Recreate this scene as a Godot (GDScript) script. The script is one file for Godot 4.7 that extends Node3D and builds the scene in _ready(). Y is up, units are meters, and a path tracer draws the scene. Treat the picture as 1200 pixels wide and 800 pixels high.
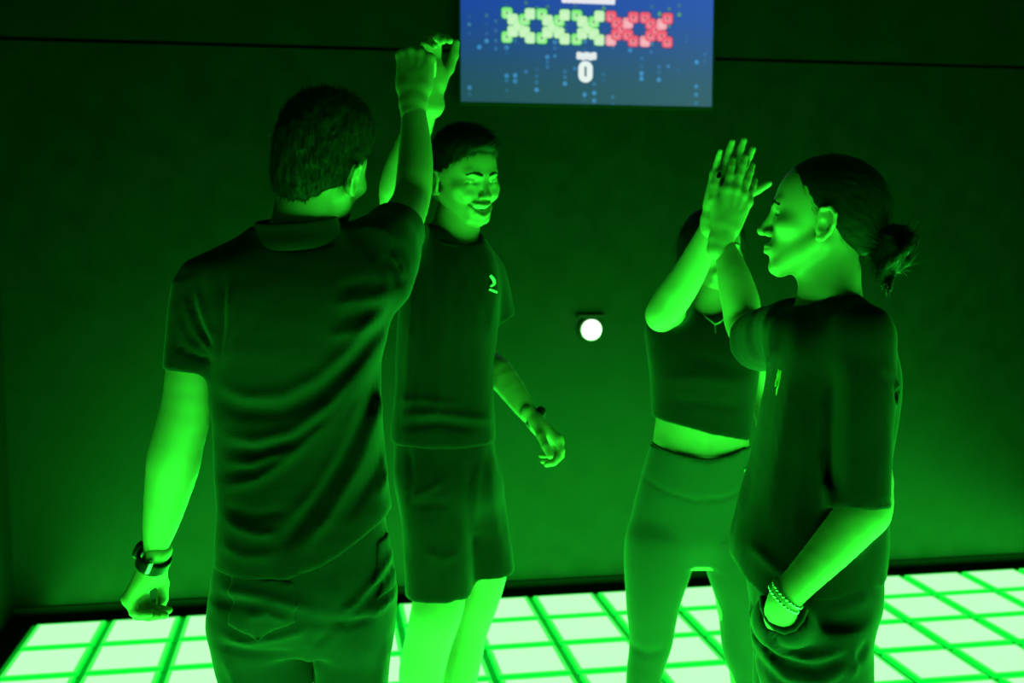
extends Node3D

# ---------------------------------------------------------------- implicit shapes (distance fields) meshed as surface nets
class Prim:
	var k := 0.012
	var op := 0              # 0 join, 1 cut away, 2 keep only what lies inside
	var c := Vector3.ZERO
	var br := 100.0
	func d(_p: Vector3) -> float:
		return 1.0

class Cone extends Prim:
	var a := Vector3.ZERO
	var ab := Vector3.UP
	var il := 1.0
	var ra := 0.1
	var dr := 0.0
	func d(p: Vector3) -> float:
		var ap := p - a
		var t := clampf(ap.dot(ab) * il, 0.0, 1.0)
		return (ap - ab * t).length() - ra - dr * t

class Ell extends Prim:
	var ib := Basis.IDENTITY
	var r := Vector3.ONE
	func d(p: Vector3) -> float:
		var u := (ib * (p - c)) / r
		var k0 := u.length()
		return k0 * (k0 - 1.0) / maxf((u / r).length(), 0.001)

class Loft extends Prim:     # cross-sections along an axis: rows of [along, centre x, centre z, half width, front depth, back depth]
	var o := Vector3.ZERO
	var ib := Basis.IDENTITY
	var y0 := 0.0
	var y1 := 1.0
	var tab := PackedFloat32Array()
	var ex := 2.3
	var grow := 0.0
	var round := 0.004
	const N := 48
	func set_rows(rows: Array) -> void:
		y0 = rows[0][0]
		y1 = rows[-1][0]
		var m := rows.size()
		for i in N + 1:
			var y := lerpf(y0, y1, float(i) / N)
			var s := 0
			while s < m - 2 and y > rows[s + 1][0]:
				s += 1
			var h: float = rows[s + 1][0] - rows[s][0]
			var t := clampf((y - rows[s][0]) / h, 0.0, 1.0)
			for q in range(1, 6):
				var p0: float = rows[s][q]
				var p1: float = rows[s + 1][q]
				var m0: float = (p1 - p0) / h
				var m1 := m0
				if s > 0:
					m0 = (p1 - rows[s - 1][q]) / (rows[s + 1][0] - rows[s - 1][0])
				if s < m - 2:
					m1 = (rows[s + 2][q] - p0) / (rows[s + 2][0] - rows[s][0])
				var t2 := t * t
				var t3 := t2 * t
				tab.append(p0 * (2 * t3 - 3 * t2 + 1) + m0 * h * (t3 - 2 * t2 + t) + p1 * (3 * t2 - 2 * t3) + m1 * h * (t3 - t2))
		var lo := Vector3(1e9, y0, 1e9)
		var hi := Vector3(-1e9, y1, -1e9)
		for i in N + 1:
			var b := i * 5
			lo.x = minf(lo.x, tab[b] - tab[b + 2] - grow)
			hi.x = maxf(hi.x, tab[b] + tab[b + 2] + grow)
			lo.z = minf(lo.z, tab[b + 1] - tab[b + 4] - grow)
			hi.z = maxf(hi.z, tab[b + 1] + tab[b + 3] + grow)
		c = o + ib.transposed() * ((lo + hi) * 0.5)
		br = (hi - lo).length() * 0.5
	func d(p: Vector3) -> float:
		var q := ib * (p - o)
		var g := clampf((q.y - y0) / (y1 - y0), 0.0, 1.0) * N
		var i := mini(int(g), N - 1)
		var t := g - i
		var b := i * 5
		var x := q.x - lerpf(tab[b], tab[b + 5], t)
		var z := q.z - lerpf(tab[b + 1], tab[b + 6], t)
		var w := lerpf(tab[b + 2], tab[b + 7], t) + grow
		var e := (lerpf(tab[b + 3], tab[b + 8], t) if z > 0.0 else lerpf(tab[b + 4], tab[b + 9], t)) + grow
		var ux := absf(x) / w
		var uz := absf(z) / e
		var s := pow(ux, ex) + pow(uz, ex)
		var dd: float
		if s < 1e-6:
			dd = -minf(w, e)
		else:
			var f := pow(s, 1.0 / ex)
			var gx := pow(ux, ex - 1.0) / w
			var gz := pow(uz, ex - 1.0) / e
			var gl := pow(s, 1.0 / ex - 1.0) * sqrt(gx * gx + gz * gz)
			dd = (f - 1.0) / maxf(gl, 0.5)
		var cap := maxf(y0 - q.y, q.y - y1)
		var hh := maxf(round - absf(dd - cap), 0.0) / round
		return maxf(dd, cap) + hh * hh * round * 0.25

class Cut extends Prim:      # a curved sheet: the side below (axis v) of a line v = h(u)
	var us := PackedFloat32Array()
	var vs := PackedFloat32Array()
	var u := 0
	var v := 1
	var flip := 1.0
	func d(p: Vector3) -> float:
		var x := p[u]
		var n := us.size()
		var h := vs[0]
		if x >= us[n - 1]:
			h = vs[n - 1]
		elif x > us[0]:
			var i := 0
			while x > us[i + 1]:
				i += 1
			h = lerpf(vs[i], vs[i + 1], (x - us[i]) / (us[i + 1] - us[i]))
		return (p[v] - h) * flip * 0.8

class Poly extends Prim:     # a convex outline seen along z
	var pts := PackedVector2Array()
	var zmin := -1e9
	func d(p: Vector3) -> float:
		var m := -1e9
		var n := pts.size()
		var q := Vector2(p.x, p.y)
		for i in n:
			var e := pts[(i + 1) % n] - pts[i]
			m = maxf(m, Vector2(e.y, -e.x).normalized().dot(q - pts[i]))
		return maxf(m, zmin - p.z)

class Fold:                  # a ridge (or, below zero, a groove) of cloth along a line
	var pts := PackedVector2Array()
	var amp := 0.005
	var sig := 0.01
	var side := 1.0
	var z0 := 0.0
	var c := Vector2.ZERO
	var br := 0.1
	func v(p: Vector3) -> float:
		var zm := clampf(((p.z - z0) * side + 0.02) / 0.05, 0.0, 1.0)
		if zm <= 0.0:
			return 0.0
		var q := Vector2(p.x, p.y)
		var best := 1e9
		var at := 0.0
		var n := pts.size() - 1
		for i in n:
			var e := pts[i + 1] - pts[i]
			var t := clampf((q - pts[i]).dot(e) / e.length_squared(), 0.0, 1.0)
			var dd := (q - pts[i] - e * t).length_squared()
			if dd < best:
				best = dd
				at = (i + t) / n
		var w := best / (sig * sig)
		if w > 9.0:
			return 0.0
		return amp * exp(-w) * minf(1.0, minf(at, 1.0 - at) * 5.0 + 0.05) * zm

class Field:
	var prims: Array[Prim] = []
	var folds: Array[Fold] = []
	var noise: FastNoiseLite
	var namp := 0.0
	var nscale := Vector3.ONE
	var pad := 0.0
	func cone(a: Vector3, b: Vector3, ra: float, rb: float, k := 0.012, op := 0) -> Field:
		var p := Cone.new()
		p.a = a
		p.ab = b - a
		p.il = 1.0 / maxf(p.ab.length_squared(), 1e-9)
		p.ra = ra
		p.dr = rb - ra
		p.c = (a + b) * 0.5
		p.br = p.ab.length() * 0.5 + maxf(ra, rb)
		p.k = k
		p.op = op
		prims.append(p)
		return self
	func chain(rows: Array, k := 0.015, sub := 3, grow := 0.0) -> Field:   # [point, radius], ...
		var n := rows.size()
		var last: Vector3 = rows[0][0]
		var lr: float = rows[0][1]
		for i in n - 1:                                          # rounded off between the given points
			var p0: Vector3 = rows[maxi(i - 1, 0)][0]
			var p1: Vector3 = rows[i][0]
			var p2: Vector3 = rows[i + 1][0]
			var p3: Vector3 = rows[mini(i + 2, n - 1)][0]
			var q0: float = rows[maxi(i - 1, 0)][1]
			var q1: float = rows[i][1]
			var q2: float = rows[i + 1][1]
			var q3: float = rows[mini(i + 2, n - 1)][1]
			for j in range(1, sub + 1):
				var t := float(j) / sub
				var p := p1.cubic_interpolate(p2, p0, p3, t)
				var r := cubic_interpolate(q1, q2, q0, q3, t)
				cone(last, p, lr + grow, r + grow, k)
				last = p
				lr = r
		return self
	func ell(c: Vector3, r: Vector3, k := 0.012, op := 0, turn := Basis.IDENTITY) -> Field:
		var p := Ell.new()
		p.c = c
		p.r = r
		p.ib = turn.transposed()
		p.br = maxf(r.x, maxf(r.y, r.z))
		p.k = k
		p.op = op
		prims.append(p)
		return self
	func loft(rows: Array, k := 0.02, ex := 2.3, grow := 0.0, op := 0) -> Field:
		var p := Loft.new()
		p.ex = ex
		p.grow = grow
		p.set_rows(rows)
		p.k = k
		p.op = op
		prims.append(p)
		return self
	func tube(a: Vector3, b: Vector3, front: Vector3, rows: Array, k := 0.02, ex := 2.1, op := 0) -> Field:   # a loft along a line
		var p := Loft.new()
		var y := (b - a).normalized()
		var x := y.cross(front).normalized()
		p.ib = Basis(x, y, x.cross(y)).transposed()
		p.o = a
		p.ex = ex
		p.set_rows(rows)
		p.k = k
		p.op = op
		prims.append(p)
		return self
	func cut(line: Array, u := 0, v := 1, flip := 1.0, op := 1, k := 0.003) -> Field:
		var p := Cut.new()
		for q in line:
			p.us.append(q[0])
			p.vs.append(q[1])
		p.u = u
		p.v = v
		p.flip = flip
		p.op = op
		p.k = k
		prims.append(p)
		return self
	func keep(outline: Array, zmin: float) -> Field:
		var p := Poly.new()
		for q in outline:
			p.pts.append(Vector2(q[0], q[1]))
		var area := 0.0
		for i in p.pts.size():
			area += p.pts[i].cross(p.pts[(i + 1) % p.pts.size()])
		if area < 0.0:
			p.pts.reverse()
		p.zmin = zmin
		p.op = 2
		p.k = 0.002
		prims.append(p)
		return self
	func fold(line: Array, amp: float, sig: float, z0 := 0.0, side := 1.0) -> Field:
		var q := Fold.new()
		var lo := Vector2(1e9, 1e9)
		var hi := -lo
		for e in line:
			var w := Vector2(e[0], e[1])
			q.pts.append(w)
			lo = lo.min(w)
			hi = hi.max(w)
		q.amp = amp
		q.sig = sig
		q.z0 = z0
		q.side = side
		q.c = (lo + hi) * 0.5
		q.br = (hi - lo).length() * 0.5 + sig * 3.0
		folds.append(q)
		pad = maxf(pad, absf(amp))
		return self
	func rough(amp: float, freq: float, stretch := Vector3.ONE, seed_no := 1, octaves := 2) -> Field:
		noise = FastNoiseLite.new()
		noise.seed = seed_no
		noise.noise_type = FastNoiseLite.TYPE_SIMPLEX_SMOOTH
		noise.frequency = freq
		noise.fractal_octaves = octaves
		namp = amp
		nscale = stretch
		return self
	func at(p: Vector3, list: Array[Prim], fl: Array[Fold]) -> float:
		var r := 1e3
		for q in list:
			var e := q.d(p)
			var k := q.k
			if q.op == 0:
				var h := k - absf(r - e)
				r = minf(r, e)
				if h > 0.0:
					r -= h * h * 0.25 / k
			else:
				if q.op == 1:
					e = -e
				var h := k - absf(r - e)
				r = maxf(r, e)
				if h > 0.0:
					r += h * h * 0.25 / k
		if absf(r) < 0.03:
			for q in fl:
				r -= q.v(p)
			if namp > 0.0:
				r -= namp * noise.get_noise_3dv(p * nscale)
		return r
	func net(cell: float) -> Array:          # [vertices, indices]
		var lo := Vector3(1e9, 1e9, 1e9)
		var hi := -lo
		for q in prims:
			if q.op == 0:
				lo = lo.min(q.c - Vector3.ONE * q.br)
				hi = hi.max(q.c + Vector3.ONE * q.br)
		lo -= Vector3.ONE * cell * 3.0
		hi += Vector3.ONE * cell * 3.0
		const B := 6
		var bx := int(ceil((hi.x - lo.x) / (cell * B)))
		var by := int(ceil((hi.y - lo.y) / (cell * B)))
		var bz := int(ceil((hi.z - lo.z) / (cell * B)))
		var nx := bx * B + 1
		var ny := by * B + 1
		var nz := bz * B + 1
		var sy := nx
		var sz := nx * ny
		var val := PackedFloat32Array()
		val.resize(nx * ny * nz)
		val.fill(1e9)
		var reach := cell * B * 0.87
		var near := 0.03 + pad + namp
		var active := PackedInt32Array()
		for kz in bz:
			for ky in by:
				for kx in bx:
					var mid := lo + Vector3(kx + 0.5, ky + 0.5, kz + 0.5) * cell * B
					var list: Array[Prim] = []
					var any := false
					for q in prims:
						if mid.distance_to(q.c) < q.br + reach + near:
							list.append(q)
							if q.op == 0:
								any = true
					if not any:
						continue
					var fl: Array[Fold] = []
					var dm := at(mid, list, fl)
					if absf(dm) > reach * 1.5 + pad + namp + 0.004:
						continue
					var m2 := Vector2(mid.x, mid.y)
					for q in folds:
						if m2.distance_to(q.c) < q.br + reach:
							fl.append(q)
					active.append_array([kx * B, ky * B, kz * B])
					for z in range(kz * B, kz * B + B + 1):
						for y in range(ky * B, ky * B + B + 1):
							var n := kx * B + y * sy + z * sz
							for x in range(kx * B, kx * B + B + 1):
								if val[n] == 1e9:
									val[n] = at(lo + Vector3(x, y, z) * cell, list, fl)
								n += 1
		var vid := PackedInt32Array()
		vid.resize(nx * ny * nz)
		vid.fill(-1)
		var vs := PackedVector3Array()
		var cells := PackedInt32Array()
		var off := PackedInt32Array([0, 1, sy, sy + 1, sz, sz + 1, sz + sy, sz + sy + 1])
		var ea := PackedInt32Array([0, 2, 4, 6, 0, 1, 4, 5, 0, 1, 2, 3])
		var eb := PackedInt32Array([1, 3, 5, 7, 2, 3, 6, 7, 4, 5, 6, 7])
		var co := PackedVector3Array()
		for i in 8:
			co.append(Vector3(i & 1, (i >> 1) & 1, i >> 2))
		for s in range(0, active.size(), 3):
			for z in range(active[s + 2], active[s + 2] + B):
				for y in range(active[s + 1], active[s + 1] + B):
					var n := active[s] + y * sy + z * sz - 1
					for x in range(active[s], active[s] + B):
						n += 1
						var neg := 0
						for i in 8:
							if val[n + off[i]] < 0.0:
								neg += 1
						if neg == 0 or neg == 8:
							continue
						var sum := Vector3.ZERO
						var cnt := 0
						for e in 12:
							var va := val[n + off[ea[e]]]
							var vb := val[n + off[eb[e]]]
							if (va < 0.0) != (vb < 0.0):
								sum += co[ea[e]].lerp(co[eb[e]], va / (va - vb))
								cnt += 1
						vid[n] = vs.size()
						vs.append(lo + (Vector3(x, y, z) + sum / cnt) * cell)
						cells.append(n)
		var idx := PackedInt32Array()
		var st := PackedInt32Array([1, sy, sz])
		for n in cells:
			var s0 := val[n] < 0.0
			for a in 3:
				var s1 := val[n + st[a]] < 0.0
				if s0 == s1:
					continue
				var b := st[(a + 1) % 3]
				var cc := st[(a + 2) % 3]
				var v0 := vid[n]
				var v1 := vid[n - b] if n >= b else -1
				var v2 := vid[n - b - cc] if n >= b + cc else -1
				var v3 := vid[n - cc] if n >= cc else -1
				if v1 < 0 or v2 < 0 or v3 < 0:
					continue
				if s0:
					idx.append_array([v0, v2, v1, v0, v3, v2])
				else:
					idx.append_array([v0, v1, v2, v0, v2, v3])
		return [vs, idx]

# ---------------------------------------------------------------- meshes
func joined(parts: Array) -> Array:                 # several [vertices, indices] as one
	var vs := PackedVector3Array()
	var idx := PackedInt32Array()
	for g in parts:
		var first := vs.size()
		vs.append_array(g[0])
		for i in g[1]:
			idx.append(i + first)
	return [vs, idx]

func moved(g: Array, t: Transform3D) -> Array:
	return [t * (g[0] as PackedVector3Array), g[1]]

func as_mesh(g: Array) -> ArrayMesh:
	var arr := []
	arr.resize(Mesh.ARRAY_MAX)
	arr[Mesh.ARRAY_VERTEX] = g[0]
	arr[Mesh.ARRAY_INDEX] = g[1]
	var st := SurfaceTool.new()
	st.create_from_arrays(arr)
	st.generate_normals()
	return st.commit()

func put(parent: Node, called: String, m: Mesh, mat: Material) -> MeshInstance3D:
	var o := MeshInstance3D.new()
	o.name = called
	o.mesh = m
	if mat:
		o.material_override = mat
	parent.add_child(o, true)
	return o

func part(parent: Node, called: String, g: Array, mat: Material) -> MeshInstance3D:
	return put(parent, called, as_mesh(g), mat)

func tag(o: Node, label: String, category: String, group := "") -> void:
	o.set_meta("label", label)
	o.set_meta("category", category)
	if group:
		o.set_meta("group", group)

func mat(called: String, color: Color, rough := 0.8, spec := 0.5) -> StandardMaterial3D:
	var m := StandardMaterial3D.new()
	m.resource_name = called
	m.albedo_color = color
	m.roughness = rough
	m.metallic_specular = spec
	return m

func tube_along(pts: Array, r0: float, r1: float, sides := 5, closed := false) -> Array:
	var vs := PackedVector3Array()
	var idx := PackedInt32Array()
	var n := pts.size()
	for i in n:
		var a: Vector3 = pts[maxi(i - 1, 0)] if not closed else pts[(i + n - 1) % n]
		var b: Vector3 = pts[mini(i + 1, n - 1)] if not closed else pts[(i + 1) % n]
		var t := (b - a).normalized()
		var s := t.cross(Vector3(0.31, 0.2, 0.93)).normalized()
		var w := t.cross(s)
		var r := lerpf(r0, r1, float(i) / maxi(n - 1, 1))
		for q in sides:
			var an := TAU * q / sides
			vs.append(pts[i] + (s * cos(an) + w * sin(an)) * r)
	for i in (n if closed else n - 1):
		var j := (i + 1) % n
		for q in sides:
			var q2 := (q + 1) % sides
			idx.append_array([i * sides + q, i * sides + q2, j * sides + q, i * sides + q2, j * sides + q2, j * sides + q])
	return [vs, idx]

func box_geo(lo: Vector3, hi: Vector3) -> Array:
	var vs := PackedVector3Array()
	var idx := PackedInt32Array()
	for f in [[0, 1, 2, 1], [0, 1, 2, -1], [1, 2, 0, 1], [1, 2, 0, -1], [2, 0, 1, 1], [2, 0, 1, -1]]:
		var first := vs.size()
		for cn in [[-1, -1], [1, -1], [1, 1], [-1, 1]]:
			var q := Vector3.ZERO
			q[f[0]] = hi[f[0]] if f[3] > 0 else lo[f[0]]
			q[f[1]] = hi[f[1]] if cn[0] > 0 else lo[f[1]]
			q[f[2]] = hi[f[2]] if cn[1] > 0 else lo[f[2]]
			vs.append(q)
		if f[3] > 0:
			idx.append_array([first, first + 2, first + 1, first, first + 3, first + 2])
		else:
			idx.append_array([first, first + 1, first + 2, first, first + 2, first + 3])
	return [vs, idx]

func flat_mesh(g: Array) -> ArrayMesh:              # hard edges: every face keeps its own corners
	var vs := PackedVector3Array()
	for i in g[1]:
		vs.append(g[0][i])
	var st := SurfaceTool.new()
	st.begin(Mesh.PRIMITIVE_TRIANGLES)
	st.set_smooth_group(-1)
	for v in vs:
		st.add_vertex(v)
	st.generate_normals()
	return st.commit()

# strands of hair laid over a net; flow(p, n) gives the way they lie, keep(p, n) where they grow
func strands(g: Array, count: int, seed_no: int, length: float, width: float, flow: Callable, grows: Callable) -> Array:
	var rng := RandomNumberGenerator.new()
	rng.seed = seed_no
	var vs: PackedVector3Array = g[0]
	var idx: PackedInt32Array = g[1]
	var out := PackedVector3Array()
	var oi := PackedInt32Array()
	var tris := idx.size() / 3
	var made := 0
	for tries in count * 3:
		if made >= count:
			break
		var t := rng.randi() % tris * 3
		var a := vs[idx[t]]
		var n := (vs[idx[t + 2]] - a).cross(vs[idx[t + 1]] - a).normalized()
		var p := (a + vs[idx[t + 1]] + vs[idx[t + 2]]) / 3.0
		if not grows.call(p, n):
			continue
		made += 1
		var f: Vector3 = flow.call(p, n)
		f = (f - n * f.dot(n) * 0.8 + Vector3(rng.randf_range(-1, 1), rng.randf_range(-1, 1), rng.randf_range(-1, 1)) * 0.16).normalized()
		var s := f.cross(n).normalized() * width * rng.randf_range(0.6, 1.2) * 0.5
		var l := length * rng.randf_range(0.5, 1.2)
		var lift := rng.randf_range(0.03, 0.16)
		var first := out.size()
		var p1 := p + f * l * 0.5 + n * l * lift
		var p2 := p + f * l + n * l * lift * rng.randf_range(-0.2, 1.6)
		out.append_array([p - s - n * 0.001, p + s - n * 0.001, p1 - s * 0.8, p1 + s * 0.8, p2])
		oi.append_array([first, first + 2, first + 1, first + 1, first + 2, first + 3, first + 2, first + 4, first + 3])
	return [out, oi]

# ---------------------------------------------------------------- hands: wrist at the origin, fingers along y, palm towards +z; thumb at +x (right hand)
func hand(left: bool, curls: Array, splay: Array, thumb: Array, size := 1.0, cuff := 0.0) -> Array:
	var f := Field.new()
	var bases := [Vector3(0.030, 0.088, 0.0), Vector3(0.010, 0.093, -0.002), Vector3(-0.011, 0.089, -0.001), Vector3(-0.030, 0.079, 0.002)]
	var lens := [0.072, 0.080, 0.074, 0.058]
	var rad := [0.0096, 0.0099, 0.0094, 0.0082]
	f.cone(Vector3(0.012, -0.02, 0), Vector3(0.014, 0.012, 0), 0.0185, 0.017, 0.012)
	f.cone(Vector3(-0.012, -0.02, 0), Vector3(-0.013, 0.012, 0), 0.0185, 0.016, 0.012)
	if cuff > 0.0:                                                # runs on into the forearm
		f.cone(Vector3(0, -cuff, 0), Vector3(0, -0.015, 0), 0.0225 + cuff * 0.06, 0.0195, 0.015)
	f.cone(Vector3(0, -0.02, 0), Vector3(0, 0.035, 0), 0.0180, 0.0165, 0.012)
	for i in 4:
		var w := Vector3(lerpf(0.018, -0.018, i / 3.0), 0.012, 0)
		f.cone(w, bases[i], 0.0155, 0.0118, 0.013)
	for i in 4:                                                   # tendons and knuckles on the back
		f.cone(Vector3(lerpf(0.008, -0.010, i / 3.0), 0.030, -0.0130), bases[i] + Vector3(0, -0.010, -0.0088), 0.0022, 0.0030, 0.006)
		f.ell(bases[i] + Vector3(0, 0.0, -0.0060), Vector3(0.0085, 0.0095, 0.0080), 0.006)
	f.ell(Vector3(0.024, 0.035, 0.010), Vector3(0.016, 0.030, 0.014), 0.014)
	f.ell(Vector3(-0.024, 0.035, 0.008), Vector3(0.012, 0.032, 0.012), 0.012)
	for i in 4:
		var p: Vector3 = bases[i]
		var s := deg_to_rad(splay[i])
		var flat := Vector3(sin(s), cos(s), 0)
		var ang := 0.0
		var r: float = rad[i]
		for j in 3:
			ang += deg_to_rad(curls[i][j])
			var q: Vector3 = p + (flat * cos(ang) + Vector3(0, 0, sin(ang))) * lens[i] * [0.44, 0.31, 0.25][j]
			f.cone(p, q, r, r - 0.0008, 0.004 if j else 0.009)
			p = q
			r -= 0.0007
	var tp := Vector3(0.020, 0.022, 0.006)
	for j in 3:
		var q: Vector3 = tp + (thumb[j] as Vector3).normalized() * [0.044, 0.034, 0.028][j]
		f.cone(tp, q, [0.0155, 0.0115, 0.0105][j], [0.0118, 0.0105, 0.0085][j], 0.010 if j == 0 else 0.004)
		tp = q
	var g := f.net(0.0032)
	var t := Transform3D(Basis.IDENTITY.scaled(Vector3(-size if left else size, size, size)), Vector3.ZERO)
	g = moved(g, t)
	if left:
		var idx: PackedInt32Array = g[1]
		idx.reverse()
		g[1] = idx
	return g

func turned(fingers: Vector3, palm: Vector3, at: Vector3) -> Transform3D:
	var y := fingers.normalized()
	var x := y.cross(palm).normalized()
	return Transform3D(Basis(x, y, x.cross(y)), at)

func looking(face: Vector3, up: Vector3, at: Vector3, size := 1.0) -> Transform3D:     # z along the face, x to the figure's own left
	var z := face.normalized()
	var x := up.cross(z).normalized()
	return Transform3D(Basis(x * size, z.cross(x) * size, z * size), at)

# ---------------------------------------------------------------- heads: eyes at y 0, ears near z 0, face towards +z
func ear(f: Field, s: float) -> void:
	var o := Vector3(0.0735 * s, -0.012, -0.008)
	var turn := Basis(Vector3.UP, 0.35 * s)
	f.ell(o + Vector3(0.004 * s, 0, 0), Vector3(0.007, 0.029, 0.017), 0.006, 0, turn)
	var rim := [Vector3(0.006, 0.012, 0.014), Vector3(0.010, 0.027, 0.008), Vector3(0.014, 0.030, -0.006), Vector3(0.016, 0.020, -0.017), Vector3(0.014, 0.002, -0.018), Vector3(0.010, -0.014, -0.012), Vector3(0.007, -0.026, -0.002), Vector3(0.005, -0.026, 0.007)]
	for i in rim.size() - 1:
		var a: Vector3 = rim[i]
		var b: Vector3 = rim[i + 1]
		f.cone(o + Vector3(a.x * s, a.y, a.z), o + Vector3(b.x * s, b.y, b.z), 0.0042, 0.0042 if i < 5 else 0.0058, 0.003)
	f.ell(o + Vector3(0.014 * s, -0.003, 0.002), Vector3(0.008, 0.012, 0.008), 0.003, 1)

func head(smile: bool, fine: float, neck_to: Vector3) -> Array:
	var f := Field.new()
	f.ell(Vector3(0, 0.035, -0.008), Vector3(0.0735, 0.084, 0.097), 0.02)
	f.ell(Vector3(0, -0.005, 0.030), Vector3(0.0625, 0.088, 0.060), 0.03)
	f.ell(Vector3(0, -0.060, 0.030), Vector3(0.0500, 0.048, 0.052), 0.02)
	f.cone(neck_to, Vector3(0, -0.055, -0.022), 0.056, 0.050, 0.03)
	for s in [-1.0, 1.0]:
		f.cone(Vector3(0.056 * s, -0.045, 0.0), Vector3(0.024 * s, -0.096, 0.062), 0.016, 0.015, 0.02)
		f.ell(Vector3(0.046 * s, -0.022, 0.058), Vector3(0.021, 0.017, 0.022), 0.02)
		if smile:
			f.ell(Vector3(0.037 * s, -0.036, 0.073), Vector3(0.017, 0.014, 0.015), 0.012)
		f.ell(Vector3(0.031 * s, -0.001, 0.100), Vector3(0.019, 0.013, 0.017), 0.012, 1)
	f.cone(Vector3(-0.036, 0.020, 0.077), Vector3(-0.008, 0.016, 0.086), 0.010, 0.009, 0.012)
	f.cone(Vector3(0.036, 0.020, 0.077), Vector3(0.008, 0.016, 0.086), 0.010, 0.009, 0.012)
	f.cone(Vector3(0, -0.101, 0.066), Vector3(0, -0.100, 0.071), 0.0175, 0.016, 0.014)
	# nose
	f.cone(Vector3(0, 0.010, 0.087), Vector3(0, -0.034, 0.108), 0.0068, 0.0082, 0.010)
	f.ell(Vector3(0, -0.036, 0.1085), Vector3(0.0092, 0.0085, 0.010), 0.006)
	for s in [-1.0, 1.0]:
		f.ell(Vector3(0.0112 * s, -0.039, 0.096), Vector3(0.0066, 0.0072, 0.0095), 0.005)
		f.ell(Vector3(0.0065 * s, -0.046, 0.100), Vector3(0.0038, 0.004, 0.005), 0.003, 1)
		# eyelids
		f.ell(Vector3(0.0315 * s, -0.001, 0.0745), Vector3(0.0170, 0.0125, 0.0130), 0.004)
		if smile:
			f.cone(Vector3(0.018 * s, -0.0030, 0.0865), Vector3(0.046 * s, -0.0040, 0.0790), 0.0034, 0.0022, 0.0015, 1)
			f.ell(Vector3(0.032 * s, -0.0125, 0.0790), Vector3(0.016, 0.0045, 0.0070), 0.005)
		else:
			f.cone(Vector3(0.018 * s, -0.002, 0.0865), Vector3(0.046 * s, -0.002, 0.0795), 0.0048, 0.0034, 0.002, 1)
		ear(f, s)
	# mouth
	f.ell(Vector3(0, -0.068, 0.074), Vector3(0.032, 0.020, 0.020), 0.012)
	if smile:
		for s in [-1.0, 1.0]:
			f.chain([[Vector3(0.037 * s, -0.0520, 0.0740), 0.0026], [Vector3(0.018 * s, -0.0575, 0.0915), 0.0032], [Vector3(0, -0.0595, 0.0965), 0.0034]], 0.006, 2)
			f.chain([[Vector3(0.037 * s, -0.0535, 0.0735), 0.0026], [Vector3(0.019 * s, -0.0790, 0.0875), 0.0044], [Vector3(0, -0.0875, 0.0910), 0.0050]], 0.006, 2)
		for s in [-1.0, 1.0]:
			f.cone(Vector3(0.0345 * s, -0.0545, 0.0775), Vector3(0.016 * s, -0.0670, 0.0895), 0.0026, 0.0072, 0.002, 1)
			f.cone(Vector3(0.016 * s, -0.0670, 0.0895), Vector3(0, -0.0725, 0.0930), 0.0072, 0.0092, 0.002, 1)
			f.cone(Vector3(0.020 * s, -0.038, 0.090), Vector3(0.042 * s, -0.062, 0.074), 0.0024, 0.0018, 0.006, 1)
	else:
		for s in [-1.0, 1.0]:
			f.cone(Vector3(0.024 * s, -0.066, 0.084), Vector3(0.004 * s, -0.0635, 0.0955), 0.0042, 0.0052, 0.006)
			f.cone(Vector3(0.022 * s, -0.068, 0.083), Vector3(0, -0.0745, 0.0935), 0.0045, 0.0062, 0.006)
			f.cone(Vector3(0.026 * s, -0.067, 0.088), Vector3(0, -0.0690, 0.1010), 0.0012, 0.0014, 0.002, 1)
		f.cone(Vector3(-0.012, -0.084, 0.096), Vector3(0.012, -0.084, 0.096), 0.005, 0.005, 0.008, 1)
	return f.net(fine)

# ---------------------------------------------------------------- the place
const TILE := 0.29
const COLS := 17
const ROWS := 17
var M := {}

func noise_tex(freq: float, size: int, seed_no: int, lo: Color, hi: Color, octaves := 3) -> ImageTexture:
	var n := FastNoiseLite.new()
	n.seed = seed_no
	n.frequency = freq
	n.fractal_octaves = octaves
	var grey := n.get_seamless_image(size, size)
	grey.convert(Image.FORMAT_RGB8)
	var out := Image.create(size, size, false, Image.FORMAT_RGB8)
	for y in size:
		for x in size:
			out.set_pixel(x, y, lo.lerp(hi, grey.get_pixel(x, y).r))
	return ImageTexture.create_from_image(out)

func weave_tex(size: int) -> ImageTexture:
	var im := Image.create(size, size, false, Image.FORMAT_RGB8)
	var rng := RandomNumberGenerator.new()
	rng.seed = 5
	for y in size:
		for x in size:
			var a := sin(TAU * x * 16.0 / size) * 0.5 + 0.5
			var b := sin(TAU * y * 16.0 / size) * 0.5 + 0.5
			var v := (a if (int(x * 16.0 / size) + int(y * 16.0 / size)) % 2 == 0 else b) * 0.7 + rng.randf() * 0.3
			im.set_pixel(x, y, Color(v, v, v))
	return ImageTexture.create_from_image(im)

func cloth(called: String, color: Color, relief: float, scale: float, rim: float) -> StandardMaterial3D:
	var m := mat(called, color, 0.9, 0.2)
	m.heightmap_enabled = true
	m.heightmap_texture = M.weave
	m.heightmap_scale = relief
	m.uv1_triplanar = true
	m.uv1_scale = Vector3.ONE * scale
	m.rim_enabled = rim > 0.0
	m.rim = rim
	m.rim_tint = 0.3
	return m

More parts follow.
